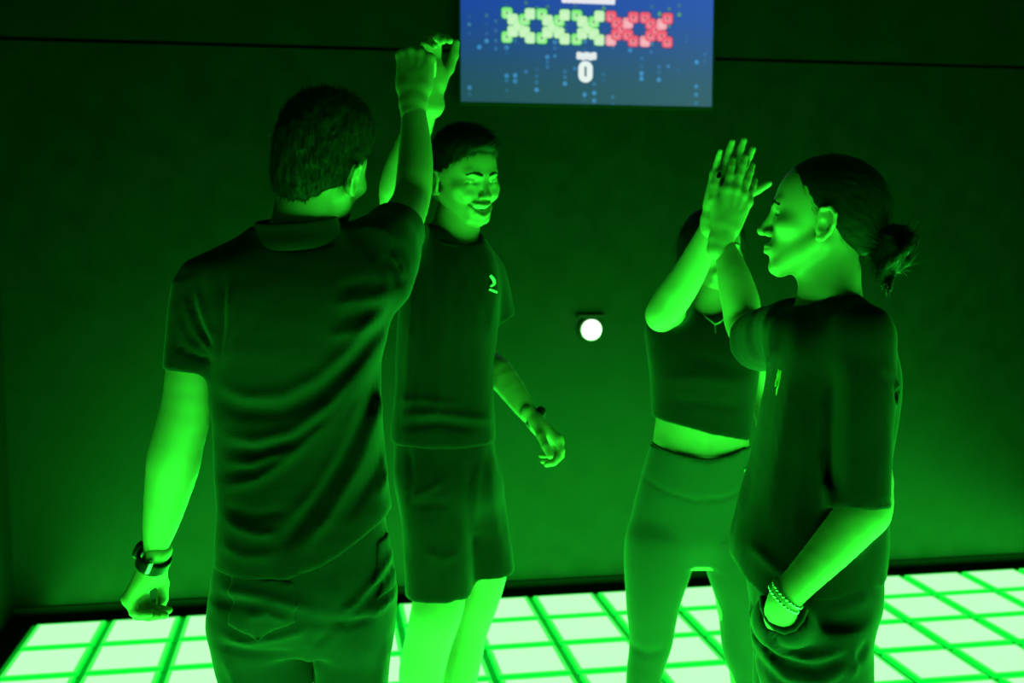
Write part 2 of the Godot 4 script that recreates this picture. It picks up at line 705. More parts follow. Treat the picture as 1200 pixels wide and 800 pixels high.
func materials() -> void:
	M.weave = weave_tex(128)
	M.skin = mat("skin", Color(0.60, 0.47, 0.40), 0.5, 0.42)
	M.skin.albedo_texture = noise_tex(0.02, 256, 3, Color(0.93, 0.88, 0.86), Color(1, 1, 1))
	M.skin.uv1_triplanar = true
	M.skin.uv1_scale = Vector3.ONE * 4.0
	M.wall = mat("dark_wall_paint", Color(0.040, 0.043, 0.040), 0.46, 0.28)
	M.wall.roughness_texture = noise_tex(0.02, 512, 12, Color(0.80, 0.80, 0.80), Color(1, 1, 1), 4)
	M.wall.albedo_texture = noise_tex(0.012, 512, 11, Color(0.80, 0.80, 0.80), Color(1, 1, 1), 4)
	M.wall.uv1_triplanar = true
	M.wall.uv1_world_triplanar = true
	M.wall.uv1_scale = Vector3.ONE * 0.6
	M.black = mat("black_plastic", Color(0.05, 0.05, 0.05), 0.5, 0.25)
	M.matt = mat("black_matt_board", Color(0.10, 0.10, 0.10), 0.85, 0.3)
	M.frame = mat("grid_frame_painted_glow", Color(0.72, 0.73, 0.72), 0.7)
	M.frame.emission_enabled = true  # frame is no lamp: green spill from the tiles painted in as emission
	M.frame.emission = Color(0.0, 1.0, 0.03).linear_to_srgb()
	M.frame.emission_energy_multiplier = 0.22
	M.metal = mat("steel", Color(0.75, 0.75, 0.75), 0.3)
	M.metal.metallic = 1.0
	M.hair = mat("dark_hair", Color(0.065, 0.05, 0.04), 0.6, 0.22)
	M.polo = cloth("black_polo_cotton", Color(0.065, 0.065, 0.07), 0.04, 14.0, 0.25)
	M.tee = cloth("black_t_shirt_cotton", Color(0.055, 0.055, 0.06), 0.05, 16.0, 0.18)
	M.denim = cloth("dark_denim", Color(0.085, 0.09, 0.11), 0.03, 20.0, 0.3)
	M.short = cloth("black_jersey", Color(0.06, 0.06, 0.065), 0.05, 16.0, 0.2)
	M.legging = cloth("grey_stretch_fabric", Color(0.20, 0.20, 0.21), 0.02, 24.0, 0.25)
	M.crop = cloth("black_ribbed_cotton", Color(0.05, 0.05, 0.055), 0.06, 18.0, 0.2)
	M.white = mat("off_white_print", Color(0.85, 0.85, 0.82), 0.6)
	M.tooth = mat("teeth", Color(0.88, 0.86, 0.80), 0.3)
	M.mouth = mat("mouth_inside", Color(0.20, 0.07, 0.06), 0.5)
	M.eye = mat("eye_white", Color(0.85, 0.84, 0.82), 0.15)
	M.iris = mat("iris", Color(0.12, 0.09, 0.07), 0.15)
	M.nail = mat("dark_nail_polish", Color(0.05, 0.02, 0.03), 0.15)
	M.sole = mat("shoe", Color(0.20, 0.20, 0.21), 0.6)

func structure(o: Node, _x := 0) -> Node:
	o.set_meta("kind", "structure")
	return o

func slab(parent: Node, called: String, lo: Vector3, hi: Vector3, m: Material) -> MeshInstance3D:
	return put(parent, called, flat_mesh(box_geo(lo, hi)), m)

func led_tile_mesh() -> ArrayMesh:
	var a := TILE * 0.5 - 0.0125        # foot of the block
	var b := a - 0.004                 # rounded shoulder
	var c := a - 0.018                 # lit face
	var face := mat("led_face", Color(0.8, 0.85, 0.8), 0.5)
	face.emission_enabled = true
	face.emission = Color(FACE.x, FACE.y, FACE.z).linear_to_srgb()
	face.emission_energy_multiplier = 1.0
	var rim := mat("led_rim", Color(0.3, 0.5, 0.3), 0.5)
	rim.emission_enabled = true
	rim.emission = Color(0.06, 1.0, 0.10).linear_to_srgb()
	rim.emission_energy_multiplier = 1.0
	var side := mat("led_side", Color(0.3, 0.5, 0.3), 0.5)
	side.emission_enabled = true
	side.emission = Color(0.0, 0.8, 0.03).linear_to_srgb()
	side.emission_energy_multiplier = 1.3
	var mesh := ArrayMesh.new()
	var rings := [[a, -0.014], [a, -0.004], [b, -0.0005], [c, 0.0]]
	for s in 3:
		var st := SurfaceTool.new()
		st.begin(Mesh.PRIMITIVE_TRIANGLES)
		st.set_smooth_group(-1)
		var from: int = [3, 2, 0][s]
		var to: int = [4, 3, 2][s]
		if from == 3:
			for v in [Vector3(-c, 0, -c), Vector3(c, 0, -c), Vector3(c, 0, c), Vector3(-c, 0, -c), Vector3(c, 0, c), Vector3(-c, 0, c)]:
				st.add_vertex(v)
		else:
			for r in range(from, to):
				var p: Array = rings[r]
				var q: Array = rings[r + 1]
				for e in 4:
					var u := Vector2(-1, -1) if e == 0 else Vector2(1, -1) if e == 1 else Vector2(1, 1) if e == 2 else Vector2(-1, 1)
					var w := Vector2(-u.y, u.x)
					var p0 := Vector3(u.x * p[0], p[1], u.y * p[0])
					var p1 := Vector3(w.x * p[0], p[1], w.y * p[0])
					var q0 := Vector3(u.x * q[0], q[1], u.y * q[0])
					var q1 := Vector3(w.x * q[0], q[1], w.y * q[0])
					for v in [p0, q1, q0, p0, p1, q1]:
						st.add_vertex(v)
		st.generate_normals()
		st.commit(mesh)
		mesh.surface_set_material(s, [face, rim, side][s])
	return mesh

func build_room() -> void:
	var x0 := -0.10
	var x1 := COLS * TILE + 0.10
	var z0 := -0.10
	var z1 := ROWS * TILE + 0.10
	var top := 2.95
	var fl := Node3D.new()
	fl.name = "floor"
	add_child(fl)
	structure(fl)
	slab(fl, "sub_floor", Vector3(x0 - 0.1, -0.12, z0 - 0.1), Vector3(x1 + 0.1, -0.035, z1 + 0.1), M.matt)
	slab(fl, "grid_frame_painted_glow", Vector3(-0.01, -0.035, -0.01), Vector3(COLS * TILE + 0.01, -0.014, ROWS * TILE + 0.01), M.frame)
	for e in [[x0, z0, x1, -0.01], [x0, ROWS * TILE + 0.01, x1, z1], [x0, -0.01, -0.01, ROWS * TILE + 0.01], [COLS * TILE + 0.01, -0.01, x1, ROWS * TILE + 0.01]]:
		slab(fl, "edge_board", Vector3(e[0], -0.035, e[1]), Vector3(e[2], -0.008, e[3]), M.matt)
	var tm := led_tile_mesh()
	for r in ROWS:
		for q in COLS:
			var o := put(fl, "led_tile", tm, null)
			o.position = Vector3((q + 0.5) * TILE, 0, (r + 0.5) * TILE)
	# walls with thickness; the far one is clad with boards that meet in an open joint
	var wb := Node3D.new()
	wb.name = "wall_back"
	add_child(wb)
	structure(wb)
	slab(wb, "backing", Vector3(x0 - 0.1, -0.05, z0 - 0.14), Vector3(x1 + 0.1, top, z0 - 0.03), M.matt)
	slab(wb, "wall_panel", Vector3(x0, -0.03, z0 - 0.03), Vector3(x1, 2.313, z0), M.wall)
	slab(wb, "wall_panel", Vector3(x0, 2.329, z0 - 0.03), Vector3(x1, top, z0 - 0.004), M.wall)
	structure(slab(self, "wall_left", Vector3(x0 - 0.1, -0.05, z0 - 0.03), Vector3(x0, top, z1 + 0.1), M.wall))
	structure(slab(self, "wall_right", Vector3(x1, -0.05, z0 - 0.03), Vector3(x1 + 0.1, top, z1 + 0.1), M.wall))
	structure(slab(self, "wall_front", Vector3(x0, -0.05, z1), Vector3(x1, top, z1 + 0.1), M.wall))
	structure(slab(self, "ceiling", Vector3(x0 - 0.1, top, z0 - 0.14), Vector3(x1 + 0.1, top + 0.1, z1 + 0.1), M.matt))
	structure(slab(self, "baseboard_back", Vector3(x0, -0.02, z0), Vector3(x1, 0.035, z0 + 0.012), M.matt))

func rounded_rect(im: Image, x: float, y: float, w: float, h: float, r: float, col: Color, soft := 2.0) -> void:
	for py in range(maxi(0, int(y - 3)), mini(im.get_height(), int(y + h + 4))):
		for px in range(maxi(0, int(x - 3)), mini(im.get_width(), int(x + w + 4))):
			var q := Vector2(absf(px + 0.5 - x - w * 0.5) - w * 0.5 + r, absf(py + 0.5 - y - h * 0.5) - h * 0.5 + r)
			var dd := q.max(Vector2.ZERO).length() + minf(maxf(q.x, q.y), 0.0) - r
			var a := clampf(0.5 - dd / soft, 0.0, 1.0) * col.a
			if a > 0.0:
				im.set_pixel(px, py, im.get_pixel(px, py).lerp(Color(col.r, col.g, col.b), a))

func screen_image() -> Image:
	# 1110 x 624 units of a millimetre, drawn at 1110 x 624
	var im := Image.create(1110, 624, false, Image.FORMAT_RGB8)
	for y in 624:
		var t := y / 624.0
		var c1 := Color(0.12, 0.27, 0.66).lerp(Color(0.15, 0.33, 0.38), smoothstep(0.25, 1.0, t))
		var c2 := Color(0.20, 0.36, 0.72).lerp(Color(0.23, 0.40, 0.45), smoothstep(0.25, 1.0, t))
		for x in 1110:
			im.set_pixel(x, y, c1.lerp(c2, x / 1110.0))
	var rng := RandomNumberGenerator.new()
	rng.seed = 21
	# falling dots in columns
	for c in 26:
		var x := 30.0 + c * 42.0 + rng.randf_range(-8, 8)
		var y := rng.randf_range(-100, 60)
		while y < 600:
			var n := rng.randi_range(1, 4)
			for k in n:
				var tt := clampf(y / 560.0, 0, 1)
				var tint := Color(0.45, 0.75, 0.35).lerp(Color(0.30, 0.66, 0.92), smoothstep(0.3, 0.75, tt))
				var bright := rng.randf_range(0.12, 0.75)
				var r := 8.0 if bright < 0.55 else 10.0
				rounded_rect(im, x - r, y - r, r * 2, r * 2, r, Color(tint.r, tint.g, tint.b, bright), 3.0)
				if bright < 0.5:
					rounded_rect(im, x - 3, y - 3, 6, 6, 3, Color(0.12, 0.30, 0.55, 0.5), 2.0)
				y += rng.randf_range(20, 42)
			y += rng.randf_range(60, 260)
	# five crosses of nine squares each, three green and two red
	for i in 5:
		var cx: float = [248.0, 398.0, 550.0, 701.0, 853.0][i]
		var cy: float = 300.0
		var green: bool = i < 3
		var s := 48.0
		var step := 25.0
		var order := []
		for d in [-2, -1, 0, 1, 2]:
			order.append([d, d])
			if d != 0:
				order.append([d, -d])
		for q in order:
			rounded_rect(im, cx + q[0] * step - s / 2 - 5, cy + q[1] * step - s / 2 - 5, s + 10, s + 10, 14, Color(0.10, 0.42, 0.36, 0.55) if green else Color(0.42, 0.22, 0.45, 0.5), 8.0)
		for q in order:
			var base := Color(0.52, 0.98, 0.50) if green else Color(0.98, 0.36, 0.46)
			var hi := Color(0.78, 1.0, 0.74) if green else Color(1.0, 0.62, 0.66)
			var light: bool = [q[0], q[1]] in ([[2, -2], [-1, 1], [0, 0], [2, 2], [-1, -1], [1, 1]] if green else [[1, -1], [-2, 2]])
			rounded_rect(im, cx + q[0] * step - s / 2, cy + q[1] * step - s / 2, s, s, 13, hi if light else base, 4.0)
			rounded_rect(im, cx + q[0] * step - s / 2 + 8, cy + q[1] * step - s / 2 + 14, s - 16, s - 20, 10, Color(0.92, 1.0, 0.88, 0.5) if green else Color(1.0, 0.78, 0.80, 0.45 if not light else 0.9), 12.0)
			if not light:
				rounded_rect(im, cx + q[0] * step - 4, cy + q[1] * step - 5, 7, 9, 3, Color(0.10, 0.38, 0.16, 0.75) if green else Color(0.42, 0.08, 0.16, 0.75), 4.0)
	# headline, cut off by the photograph, and the small word over the count: too blurred to read, so only their white bars
	for i in 11:
		rounded_rect(im, 433 + i * 21, 150, 26, 50, 8, Color(0.95, 0.95, 0.98), 4.0)
	for i in 5:
		rounded_rect(im, 501 + i * 16 - (2 if i == 0 else 0), 402 + (i % 2) * 3, 24, 33, 8, Color(0.94, 0.97, 0.97), 4.0)
	rounded_rect(im, 508, 440, 64, 92, 31, Color(0.95, 1.0, 0.98), 4.0)
	rounded_rect(im, 536, 464, 8, 42, 4, Color(0.12, 0.35, 0.36), 3.0)
	return im

func build_screen() -> void:
	var tv := Node3D.new()
	tv.name = "wall_television"
	add_child(tv)
	tv.position = Vector3(2.291, 2.095, -0.1)
	tag(tv, "black-framed wall screen with three green and two red crosses above a white 0", "television")
	var w := 0.555
	var h := 0.632
	slab(tv, "back_case", Vector3(-w + 0.05, 0.05, 0.0), Vector3(w - 0.05, h - 0.05, 0.03), M.black)
	slab(tv, "panel", Vector3(-w, 0.0, 0.03), Vector3(w, h, 0.05), M.black)
	for e in [[-w, 0.0, w, 0.012], [-w, h - 0.008, w, h], [-w, 0.012, -w + 0.008, h - 0.008], [w - 0.008, 0.012, w, h - 0.008]]:
		slab(tv, "bezel", Vector3(e[0], e[1], 0.05), Vector3(e[2], e[3], 0.056), M.black)
	var sm := mat("screen", Color(0.02, 0.02, 0.02), 0.25)
	sm.emission_enabled = true
	sm.emission = Color.WHITE
	sm.emission_operator = BaseMaterial3D.EMISSION_OP_MULTIPLY
	sm.emission_texture = ImageTexture.create_from_image(screen_image())
	sm.emission_energy_multiplier = 0.9
	var q := QuadMesh.new()
	q.size = Vector2(2 * w - 0.016, h - 0.020)
	var s := put(tv, "screen", q, sm)
	s.position = Vector3(0, h * 0.5 + 0.002, 0.0515)
	s.set_meta("label", "lit blue display")
	var l := AreaLight3D.new()
	l.name = "screen_glow"
	l.area_size = Vector2(1.08, 0.6)
	l.light_color = Color(0.55, 0.75, 1.0)
	l.light_energy = 0.02
	l.shadow_enabled = true
	l.position = Vector3(0, h * 0.5, 0.06)
	l.rotation.y = PI
	tv.add_child(l)

func build_button() -> void:
	var o := Node3D.new()
	o.name = "wall_button"
	add_child(o)
	o.position = Vector3(2.318, 1.144, -0.1)
	tag(o, "small round white lit button on the dark back wall", "button")
	var ring := CylinderMesh.new()
	ring.top_radius = 0.056
	ring.bottom_radius = 0.060
	ring.height = 0.018
	var r := put(o, "housing", ring, M.black)
	r.rotation.x = PI / 2
	r.position.z = 0.009
	slab(o, "hood", Vector3(-0.062, 0.052, 0.0), Vector3(0.062, 0.066, 0.030), M.black)
	var dm := mat("button_lamp", Color(0.9, 0.9, 0.9), 0.3)
	dm.emission_enabled = true
	dm.emission = Color(1.0, 0.99, 0.98)
	dm.emission_energy_multiplier = 1.6
	var f := Field.new()
	f.ell(Vector3(0, 0, 0.016), Vector3(0.046, 0.046, 0.014), 0.01)
	part(o, "lens", f.net(0.005), dm)
	var l := OmniLight3D.new()
	l.name = "button_glow"
	l.light_color = Color(1.0, 0.97, 0.95)
	l.light_energy = 0.006
	l.light_size = 0.03
	l.shadow_enabled = true
	l.omni_range = 8.0
	l.omni_attenuation = 2.0
	l.position = Vector3(0, 0, 0.055)
	o.add_child(l)

const FACE := Vector3(0.56, 0.97, 0.58)     # what the lit faces of the tiles look like

func _ready() -> void:
	# camera
	var cam := Camera3D.new()
	cam.name = "camera"
	cam.position = Vector3(1.144, 1.5492, 4.6065)
	cam.rotation = Vector3(-0.0944, -0.1736, 0)
	cam.fov = 34.205
	var lens := CameraAttributesPhysical.new()
	lens.frustum_focal_length = 40.0
	lens.frustum_focus_distance = 1.95
	lens.exposure_aperture = 4.5
	cam.attributes = lens
	cam.keep_aspect = Camera3D.KEEP_HEIGHT
	add_child(cam)
	cam.fov = 34.205
	var env := Environment.new()
	env.background_mode = Environment.BG_COLOR
	env.background_color = Color.BLACK
	env.tonemap_mode = Environment.TONE_MAPPER_LINEAR
	env.tonemap_exposure = 1.0
	env.sdfgi_enabled = true
	env.ssao_enabled = true
	env.ssil_enabled = true
	var we := WorldEnvironment.new()
	we.environment = env
	add_child(we)
	# the lit floor: one light over each block of tiles, facing up
	for r in 4:
		for q in 4:
			var l := AreaLight3D.new()
			l.name = "floor_light"
			l.area_size = Vector2(COLS * TILE / 4.0, ROWS * TILE / 4.0)
			l.area_normalize_energy = false
			l.light_color = Color(0.0, 1.0, 0.02).linear_to_srgb()
			l.light_energy = 6.2
			l.shadow_enabled = true
			l.position = Vector3((q + 0.5) * COLS * TILE / 4.0, 0.004, (r + 0.5) * ROWS * TILE / 4.0)
			l.rotation.x = PI / 2
			add_child(l, true)
	materials()
	build_room()
	build_screen()
	build_button()
	build_front_man()
	build_facing_man()
	build_woman()
	build_bun_person()

# ---------------------------------------------------------------- people
func person(called: String, at: Vector3, label: String) -> Node3D:
	var o := Node3D.new()
	o.name = called
	add_child(o)
	o.position = at
	o.rotation.y = -0.1736
	tag(o, label, "person", "")
	return o

func shoe_geo(heel: Vector3, dir: Vector3, size := 1.0) -> Array:
	var f := Field.new()
	var d := dir.normalized()
	var up := Vector3.UP
	f.cone(heel + up * 0.042 * size, heel + d * 0.10 * size + up * 0.040 * size, 0.037 * size, 0.040 * size, 0.02)
	f.cone(heel + d * 0.10 * size + up * 0.040 * size, heel + d * 0.20 * size + up * 0.032 * size, 0.040 * size, 0.030 * size, 0.02)
	f.cone(heel + up * 0.05 * size, heel + d * 0.02 + up * 0.11 * size, 0.040 * size, 0.042 * size, 0.02)
	f.cut([[-9, 0.0], [9, 0.0]], 0, 1)
	return f.net(0.009)

func build_front_man() -> void:
	var o := person("person", Vector3(1.1166, 0, 2.5712), "man in black polo and dark jeans seen from behind, right arm raised in a clasp")
	# ---- body
	var neck := Vector3(-0.0001, 1.5261, 0)
	var larm := [[Vector3(-0.1785, 1.4494, 0), 0.042], [Vector3(-0.1934, 1.3607, 0.01), 0.0435], [Vector3(-0.2057, 1.2536, 0.02), 0.0445], [Vector3(-0.228, 1.1725, 0.02), 0.0455], [Vector3(-0.2401, 1.1281, 0.01), 0.0455], [Vector3(-0.2676, 1.0394, -0.015), 0.035], [Vector3(-0.287, 0.9754, -0.03), 0.0225], [Vector3(-0.2943, 0.9445, -0.035), 0.0150]]
	var rarm := [[Vector3(0.1282, 1.5132, -0.04), 0.050], [Vector3(0.1595, 1.5738, -0.17), 0.043], [Vector3(0.1741, 1.6232, -0.27), 0.037], [Vector3(0.1793, 1.6743, -0.295), 0.036], [Vector3(0.1793, 1.7281, -0.32), 0.033], [Vector3(0.1748, 1.7917, -0.347), 0.0262], [Vector3(0.1731, 1.8248, -0.36), 0.0200]]
	var rows := [[0.8268, -0.0079, 0, 0.1489, 0.1, 0.09], [0.8999, -0.005, 0, 0.15, 0.11, 0.11], [1.0447, -0.0025, 0, 0.1427, 0.1, 0.11], [1.1719, -0.0104, 0, 0.138, 0.085, 0.105], [1.3131, -0.0148, 0, 0.1394, 0.105, 0.115], [1.4525, -0.0153, 0, 0.16, 0.1, 0.11], [1.4909, -0.0161, 0, 0.149, 0.085, 0.1], [1.5261, -0.0085, 0, 0.1112, 0.07, 0.08], [1.5597, -0.0072, 0, 0.0658, 0.06, 0.06]]
	var body := Field.new()
	body.loft(rows, 0.03)
	body.cone(neck, Vector3(0.0062, 1.6057, -0.015), 0.060, 0.055, 0.03)
	body.cone(Vector3(0.0298, 1.5058, -0.02), Vector3(0.1282, 1.5101, -0.04), 0.035, 0.045, 0.03)
	body.chain(larm, 0.006)
	body.chain(rarm, 0.006)
	for s in [[Vector3(-0.0881, 0.8512, 0), Vector3(-0.0915, 0.4704, 0), Vector3(-0.1007, 0.0835, 0.01)], [Vector3(0.0827, 0.8512, 0), Vector3(0.0647, 0.4704, 0), Vector3(0.0493, 0.0835, 0.01)]]:
		body.chain([[s[0], 0.06], [s[1], 0.042], [s[2], 0.032]], 0.03)
	var hd := looking(Vector3(0.38, -0.08, -0.92), Vector3(0.20, 0.97, 0.0), Vector3(0.0356, 1.673, -0.02), 0.945)
	var bend := [[58, 40, 20], [62, 45, 20], [66, 45, 20], [70, 45, 25]]
	var lh := moved(hand(true, [[58, 55, 8], [58, 60, 8], [56, 62, 10], [52, 60, 12]], [2, 0, -2, -4], [Vector3(0.55, 0.75, 0.40), Vector3(0.2, 0.9, 0.35), Vector3(0.05, 0.95, 0.25)], 1.0), turned(Vector3(-0.50, -0.85, -0.10), Vector3(0.86, -0.45, 0.15), Vector3(-0.2927, 0.9445, -0.035)))
	var rh := moved(hand(false, bend, [6, 1, -4, -9], [Vector3(0.35, 0.6, 0.75), Vector3(0.0, 0.6, 0.8), Vector3(-0.1, 0.5, 0.85)], 1.02, 0.045), turned(Vector3(0.02, 0.94, -0.34), Vector3(0.12, -0.34, -0.93), Vector3(0.1727, 1.8467, -0.366)))
	var b := part(o, "body", joined([body.net(0.009), moved(head(false, 0.0048, Vector3(0.0, -0.11, -0.03)), hd), lh, rh]), M.skin)
	b.set_meta("label", "bare arms, neck and hands")
	# ---- hair
	var hf := Field.new()
	hf.ell(Vector3(0, 0.046, -0.012), Vector3(0.0800, 0.089, 0.106), 0.02)
	hf.ell(Vector3(0, 0.082, 0.01), Vector3(0.070, 0.066, 0.098), 0.03)
	hf.ell(Vector3(0, -0.016, -0.042), Vector3(0.0690, 0.075, 0.064), 0.03)
	hf.cut([[-0.20, -0.11], [-0.095, -0.085], [-0.06, -0.074], [-0.035, -0.050], [-0.02, 0.005], [0.02, 0.028], [0.05, 0.05], [0.085, 0.085], [0.12, 0.12], [0.2, 0.14]], 1, 2, -1.0, 1, 0.006)
	hf.rough(0.006, 60.0, Vector3(1, 0.35, 1), 7, 3)
	var hg := hf.net(0.0045)
	var flow := func(p: Vector3, n: Vector3) -> Vector3:
		var out := Vector3(0.7, 0.35, 0.9) if p.y > 0.07 else Vector3(p.x * 6.0, -1.0, -0.25)
		return out + Vector3(sin(p.x * 70.0), 0, cos(p.y * 60.0)) * 0.25
	var hair := part(o, "hair", moved(joined([hg, strands(hg, 7000, 4, 0.024, 0.0009, flow, func(p, n): return p.y > -0.02), strands(hg, 3500, 5, 0.009, 0.0008, flow, func(p, n): return p.y <= -0.02)]), hd), M.hair)
	hair.set_meta("label", "short dark hair, longer on top")
	# ---- polo shirt
	var sh := Field.new()
	sh.loft([[0.8837, -0.0037, 0, 0.1706, 0.135, 0.13], [0.9806, -0.0012, 0, 0.1644, 0.128, 0.128], [1.0447, -0.0009, 0, 0.1584, 0.118, 0.125], [1.1085, -0.006, 0, 0.1564, 0.104, 0.12], [1.1719, -0.0096, 0, 0.1543, 0.1, 0.12], [1.2349, -0.0139, 0, 0.1531, 0.108, 0.125], [1.3131, -0.0155, 0, 0.1556, 0.12, 0.13], [1.383, -0.0143, 0, 0.169, 0.125, 0.13], [1.4556, -0.0129, 0, 0.1792, 0.117, 0.125], [1.4955, -0.0191, 0, 0.1643, 0.102, 0.112], [1.5215, -0.0171, 0, 0.1288, 0.088, 0.092], [1.5414, -0.009, 0, 0.0935, 0.078, 0.08], [1.5627, -0.0086, 0, 0.0781, 0.065, 0.065]], 0.03, 2.4)
	sh.cone(Vector3(-0.0839, 1.5168, -0.01), Vector3(-0.175, 1.4633, 0), 0.042, 0.052, 0.03)
	sh.tube(Vector3(-0.181, 1.471, 0), Vector3(-0.1982, 1.3068, 0.025), Vector3(0, 0, 1), [[0.015, 0, 0, 0.044, 0.05, 0.05], [0.05, 0, 0, 0.051, 0.057, 0.057], [0.09, 0, 0, 0.050, 0.056, 0.056], [0.168, 0, 0, 0.0485, 0.056, 0.056]], 0.025)
	sh.cone(Vector3(0.0516, 1.5134, -0.03), Vector3(0.1371, 1.5194, -0.045), 0.05, 0.062, 0.03)
	sh.tube(Vector3(0.1295, 1.5165, -0.03), Vector3(0.1645, 1.5738, -0.17), Vector3(0, 1, 0.3), [[-0.02, 0, 0, 0.06, 0.06, 0.06], [0.05, 0, 0, 0.060, 0.060, 0.060], [0.13, 0, 0, 0.056, 0.056, 0.056]], 0.03)
	sh.cone(Vector3(0.1488, 1.4671, -0.02), Vector3(0.1627, 1.5041, -0.1), 0.05, 0.035, 0.03)
	sh.cut([[-0.1975, 0.9571], [-0.1591, 0.9548], [-0.0823, 0.954], [-0.0131, 0.9571], [0.0487, 0.9791], [0.1028, 1.0105], [0.1414, 1.0386], [0.1676, 1.0574], [0.2258, 1.0729]])
	# pull lines from the raised arm
	for q in [
		[[[-0.1422, 1.2685], [-0.0866, 1.2476], [-0.0202, 1.2476], [0.0468, 1.2774], [0.1065, 1.3323], [0.1439, 1.384], [0.1709, 1.4398]], -0.010, 0.016], [[[-0.1372, 1.2923], [-0.0786, 1.2744], [-0.0122, 1.2774], [0.0517, 1.3101], [0.1024, 1.3575], [0.1413, 1.4105], [0.1622, 1.4456]], 0.006, 0.013],
		[[[-0.1306, 1.2027], [-0.0656, 1.1967], [0.0014, 1.2132], [0.0687, 1.2655], [0.1212, 1.3323], [0.1557, 1.3914]], 0.008, 0.012], [[[-0.1348, 1.1532], [-0.0739, 1.1532], [-0.0141, 1.1757], [0.0459, 1.2207], [0.0984, 1.2774], [0.1359, 1.3323]], 0.007, 0.011],
		[[[-0.1312, 1.1787], [-0.0661, 1.1742], [0.001, 1.1937], [0.0609, 1.2387], [0.1134, 1.2982]], -0.007, 0.010], [[[-0.1329, 1.1079], [-0.0671, 1.1275], [-0.0144, 1.1607], [0.0307, 1.1982]], 0.006, 0.009], [[[-0.1294, 1.1305], [-0.0667, 1.1456], [-0.0216, 1.1712]], -0.005, 0.008],
		[[[0.1433, 1.3323], [0.1202, 1.2506], [0.0789, 1.1532], [0.0209, 1.0624], [-0.0248, 1.009]], -0.011, 0.014], [[[0.1519, 1.3101], [0.1422, 1.2357], [0.1085, 1.1456], [0.0582, 1.0624], [0.0125, 1.009]], 0.008, 0.012], [[[0.1601, 1.2506], [0.1535, 1.1907], [0.129, 1.123], [0.0879, 1.0548]], -0.006, 0.010],
		[[[0.1251, 1.2878], [0.0899, 1.1982], [0.0442, 1.1154], [-0.0091, 1.0517]], 0.007, 0.011], [[[0.1639, 1.1907], [0.1588, 1.1305], [0.1404, 1.0851]], 0.005, 0.008], [[[-0.1313, 1.0517], [-0.0691, 1.0365], [-0.0243, 1.0365]], 0.006, 0.010], [[[-0.1323, 1.073], [-0.0685, 1.0639], [-0.0086, 1.076]], -0.005, 0.009], [[[-0.1354, 1.009], [-0.0849, 0.9968], [-0.025, 1.0014]], 0.004, 0.010],
		[[[0.079, 1.4603], [0.1229, 1.4661], [0.1594, 1.4603]], -0.006, 0.010], [[[0.0742, 1.4339], [0.1226, 1.4398], [0.1622, 1.4456]], 0.005, 0.009], [[[0.0782, 1.4075], [0.1223, 1.4163], [0.1561, 1.4281]], -0.005, 0.009], [[[0.0632, 1.381], [0.1146, 1.3869], [0.1515, 1.4061]], 0.005, 0.010],
		[[[0.1454, 1.5157], [0.1685, 1.4895], [0.1784, 1.4573]], -0.010, 0.010], [[[0.1601, 1.5215], [0.1802, 1.4982], [0.1858, 1.469]], 0.007, 0.007], [[[0.1632, 1.5403], [0.1833, 1.5157], [0.1918, 1.4895]], -0.005, 0.006],
		[[[-0.0581, 1.5389], [0.0072, 1.5302], [0.0759, 1.5418]], -0.005, 0.008], [[[-0.1147, 1.4865], [-0.1165, 1.4134], [-0.124, 1.3471]], -0.005, 0.008], [[[-0.1034, 1.472], [-0.1024, 1.3914], [-0.1187, 1.3249]], 0.004, 0.008],
		[[[-0.1946, 1.45], [-0.1787, 1.3914], [-0.1431, 1.3471]], 0.004, 0.007], [[[-0.1737, 1.4647], [-0.1519, 1.4061], [-0.1324, 1.3663]], 0.004, 0.006], [[[-0.1859, 1.4456], [-0.164, 1.3914], [-0.1385, 1.3575]], -0.004, 0.006], [[[-0.2046, 1.4061], [-0.191, 1.3693], [-0.1508, 1.3338]], 0.004, 0.006], [[[-0.2118, 1.3619], [-0.1829, 1.3427], [-0.1362, 1.3308]], -0.005, 0.005]]:
		sh.fold(q[0], q[1] * 1.35, q[2] * 0.9)
	sh.rough(0.0022, 9.0, Vector3(1, 1.6, 1), 3)
	var shirt := part(o, "polo_shirt", sh.net(0.0062), M.polo)
	shirt.set_meta("label", "black polo shirt pulled into folds")
	var cf := Field.new()
	cf.tube(Vector3(-0.0046, 1.5338, 0), Vector3(-0.0073, 1.5809, 0.005), Vector3(0, 0, 1), [[0, 0, 0, 0.083, 0.090, 0.078], [0.012, 0, 0, 0.084, 0.089, 0.078], [0.03, 0, 0, 0.078, 0.079, 0.075], [0.047, 0, 0, 0.072, 0.073, 0.070]], 0.01)
	cf.tube(Vector3(-0.0049, 1.5139, 0), Vector3(-0.0086, 1.5976, 0.005), Vector3(0, 0, 1), [[0, 0, 0, 0.070, 0.070, 0.066], [0.09, 0, 0, 0.060, 0.061, 0.059]], 0.004, 2.3, 1)
	cf.cut([[-0.12, -0.055], [0.12, -0.055]], 0, 2, 1.0, 1)
	part(shirt, "collar", cf.net(0.0036), M.polo)
	# ---- jeans
	var je := Field.new()
	je.loft([[0.8023, -0.0099, 0, 0.1633, 0.1, 0.09], [0.8382, -0.0108, 0, 0.171, 0.118, 0.1], [0.8756, -0.007, 0, 0.1707, 0.13, 0.11], [0.9242, -0.0046, 0, 0.1672, 0.13, 0.115], [0.9806, -0.0028, 0, 0.1565, 0.118, 0.11], [1.0607, -0.0006, 0, 0.141, 0.1, 0.1]], 0.02, 2.4)
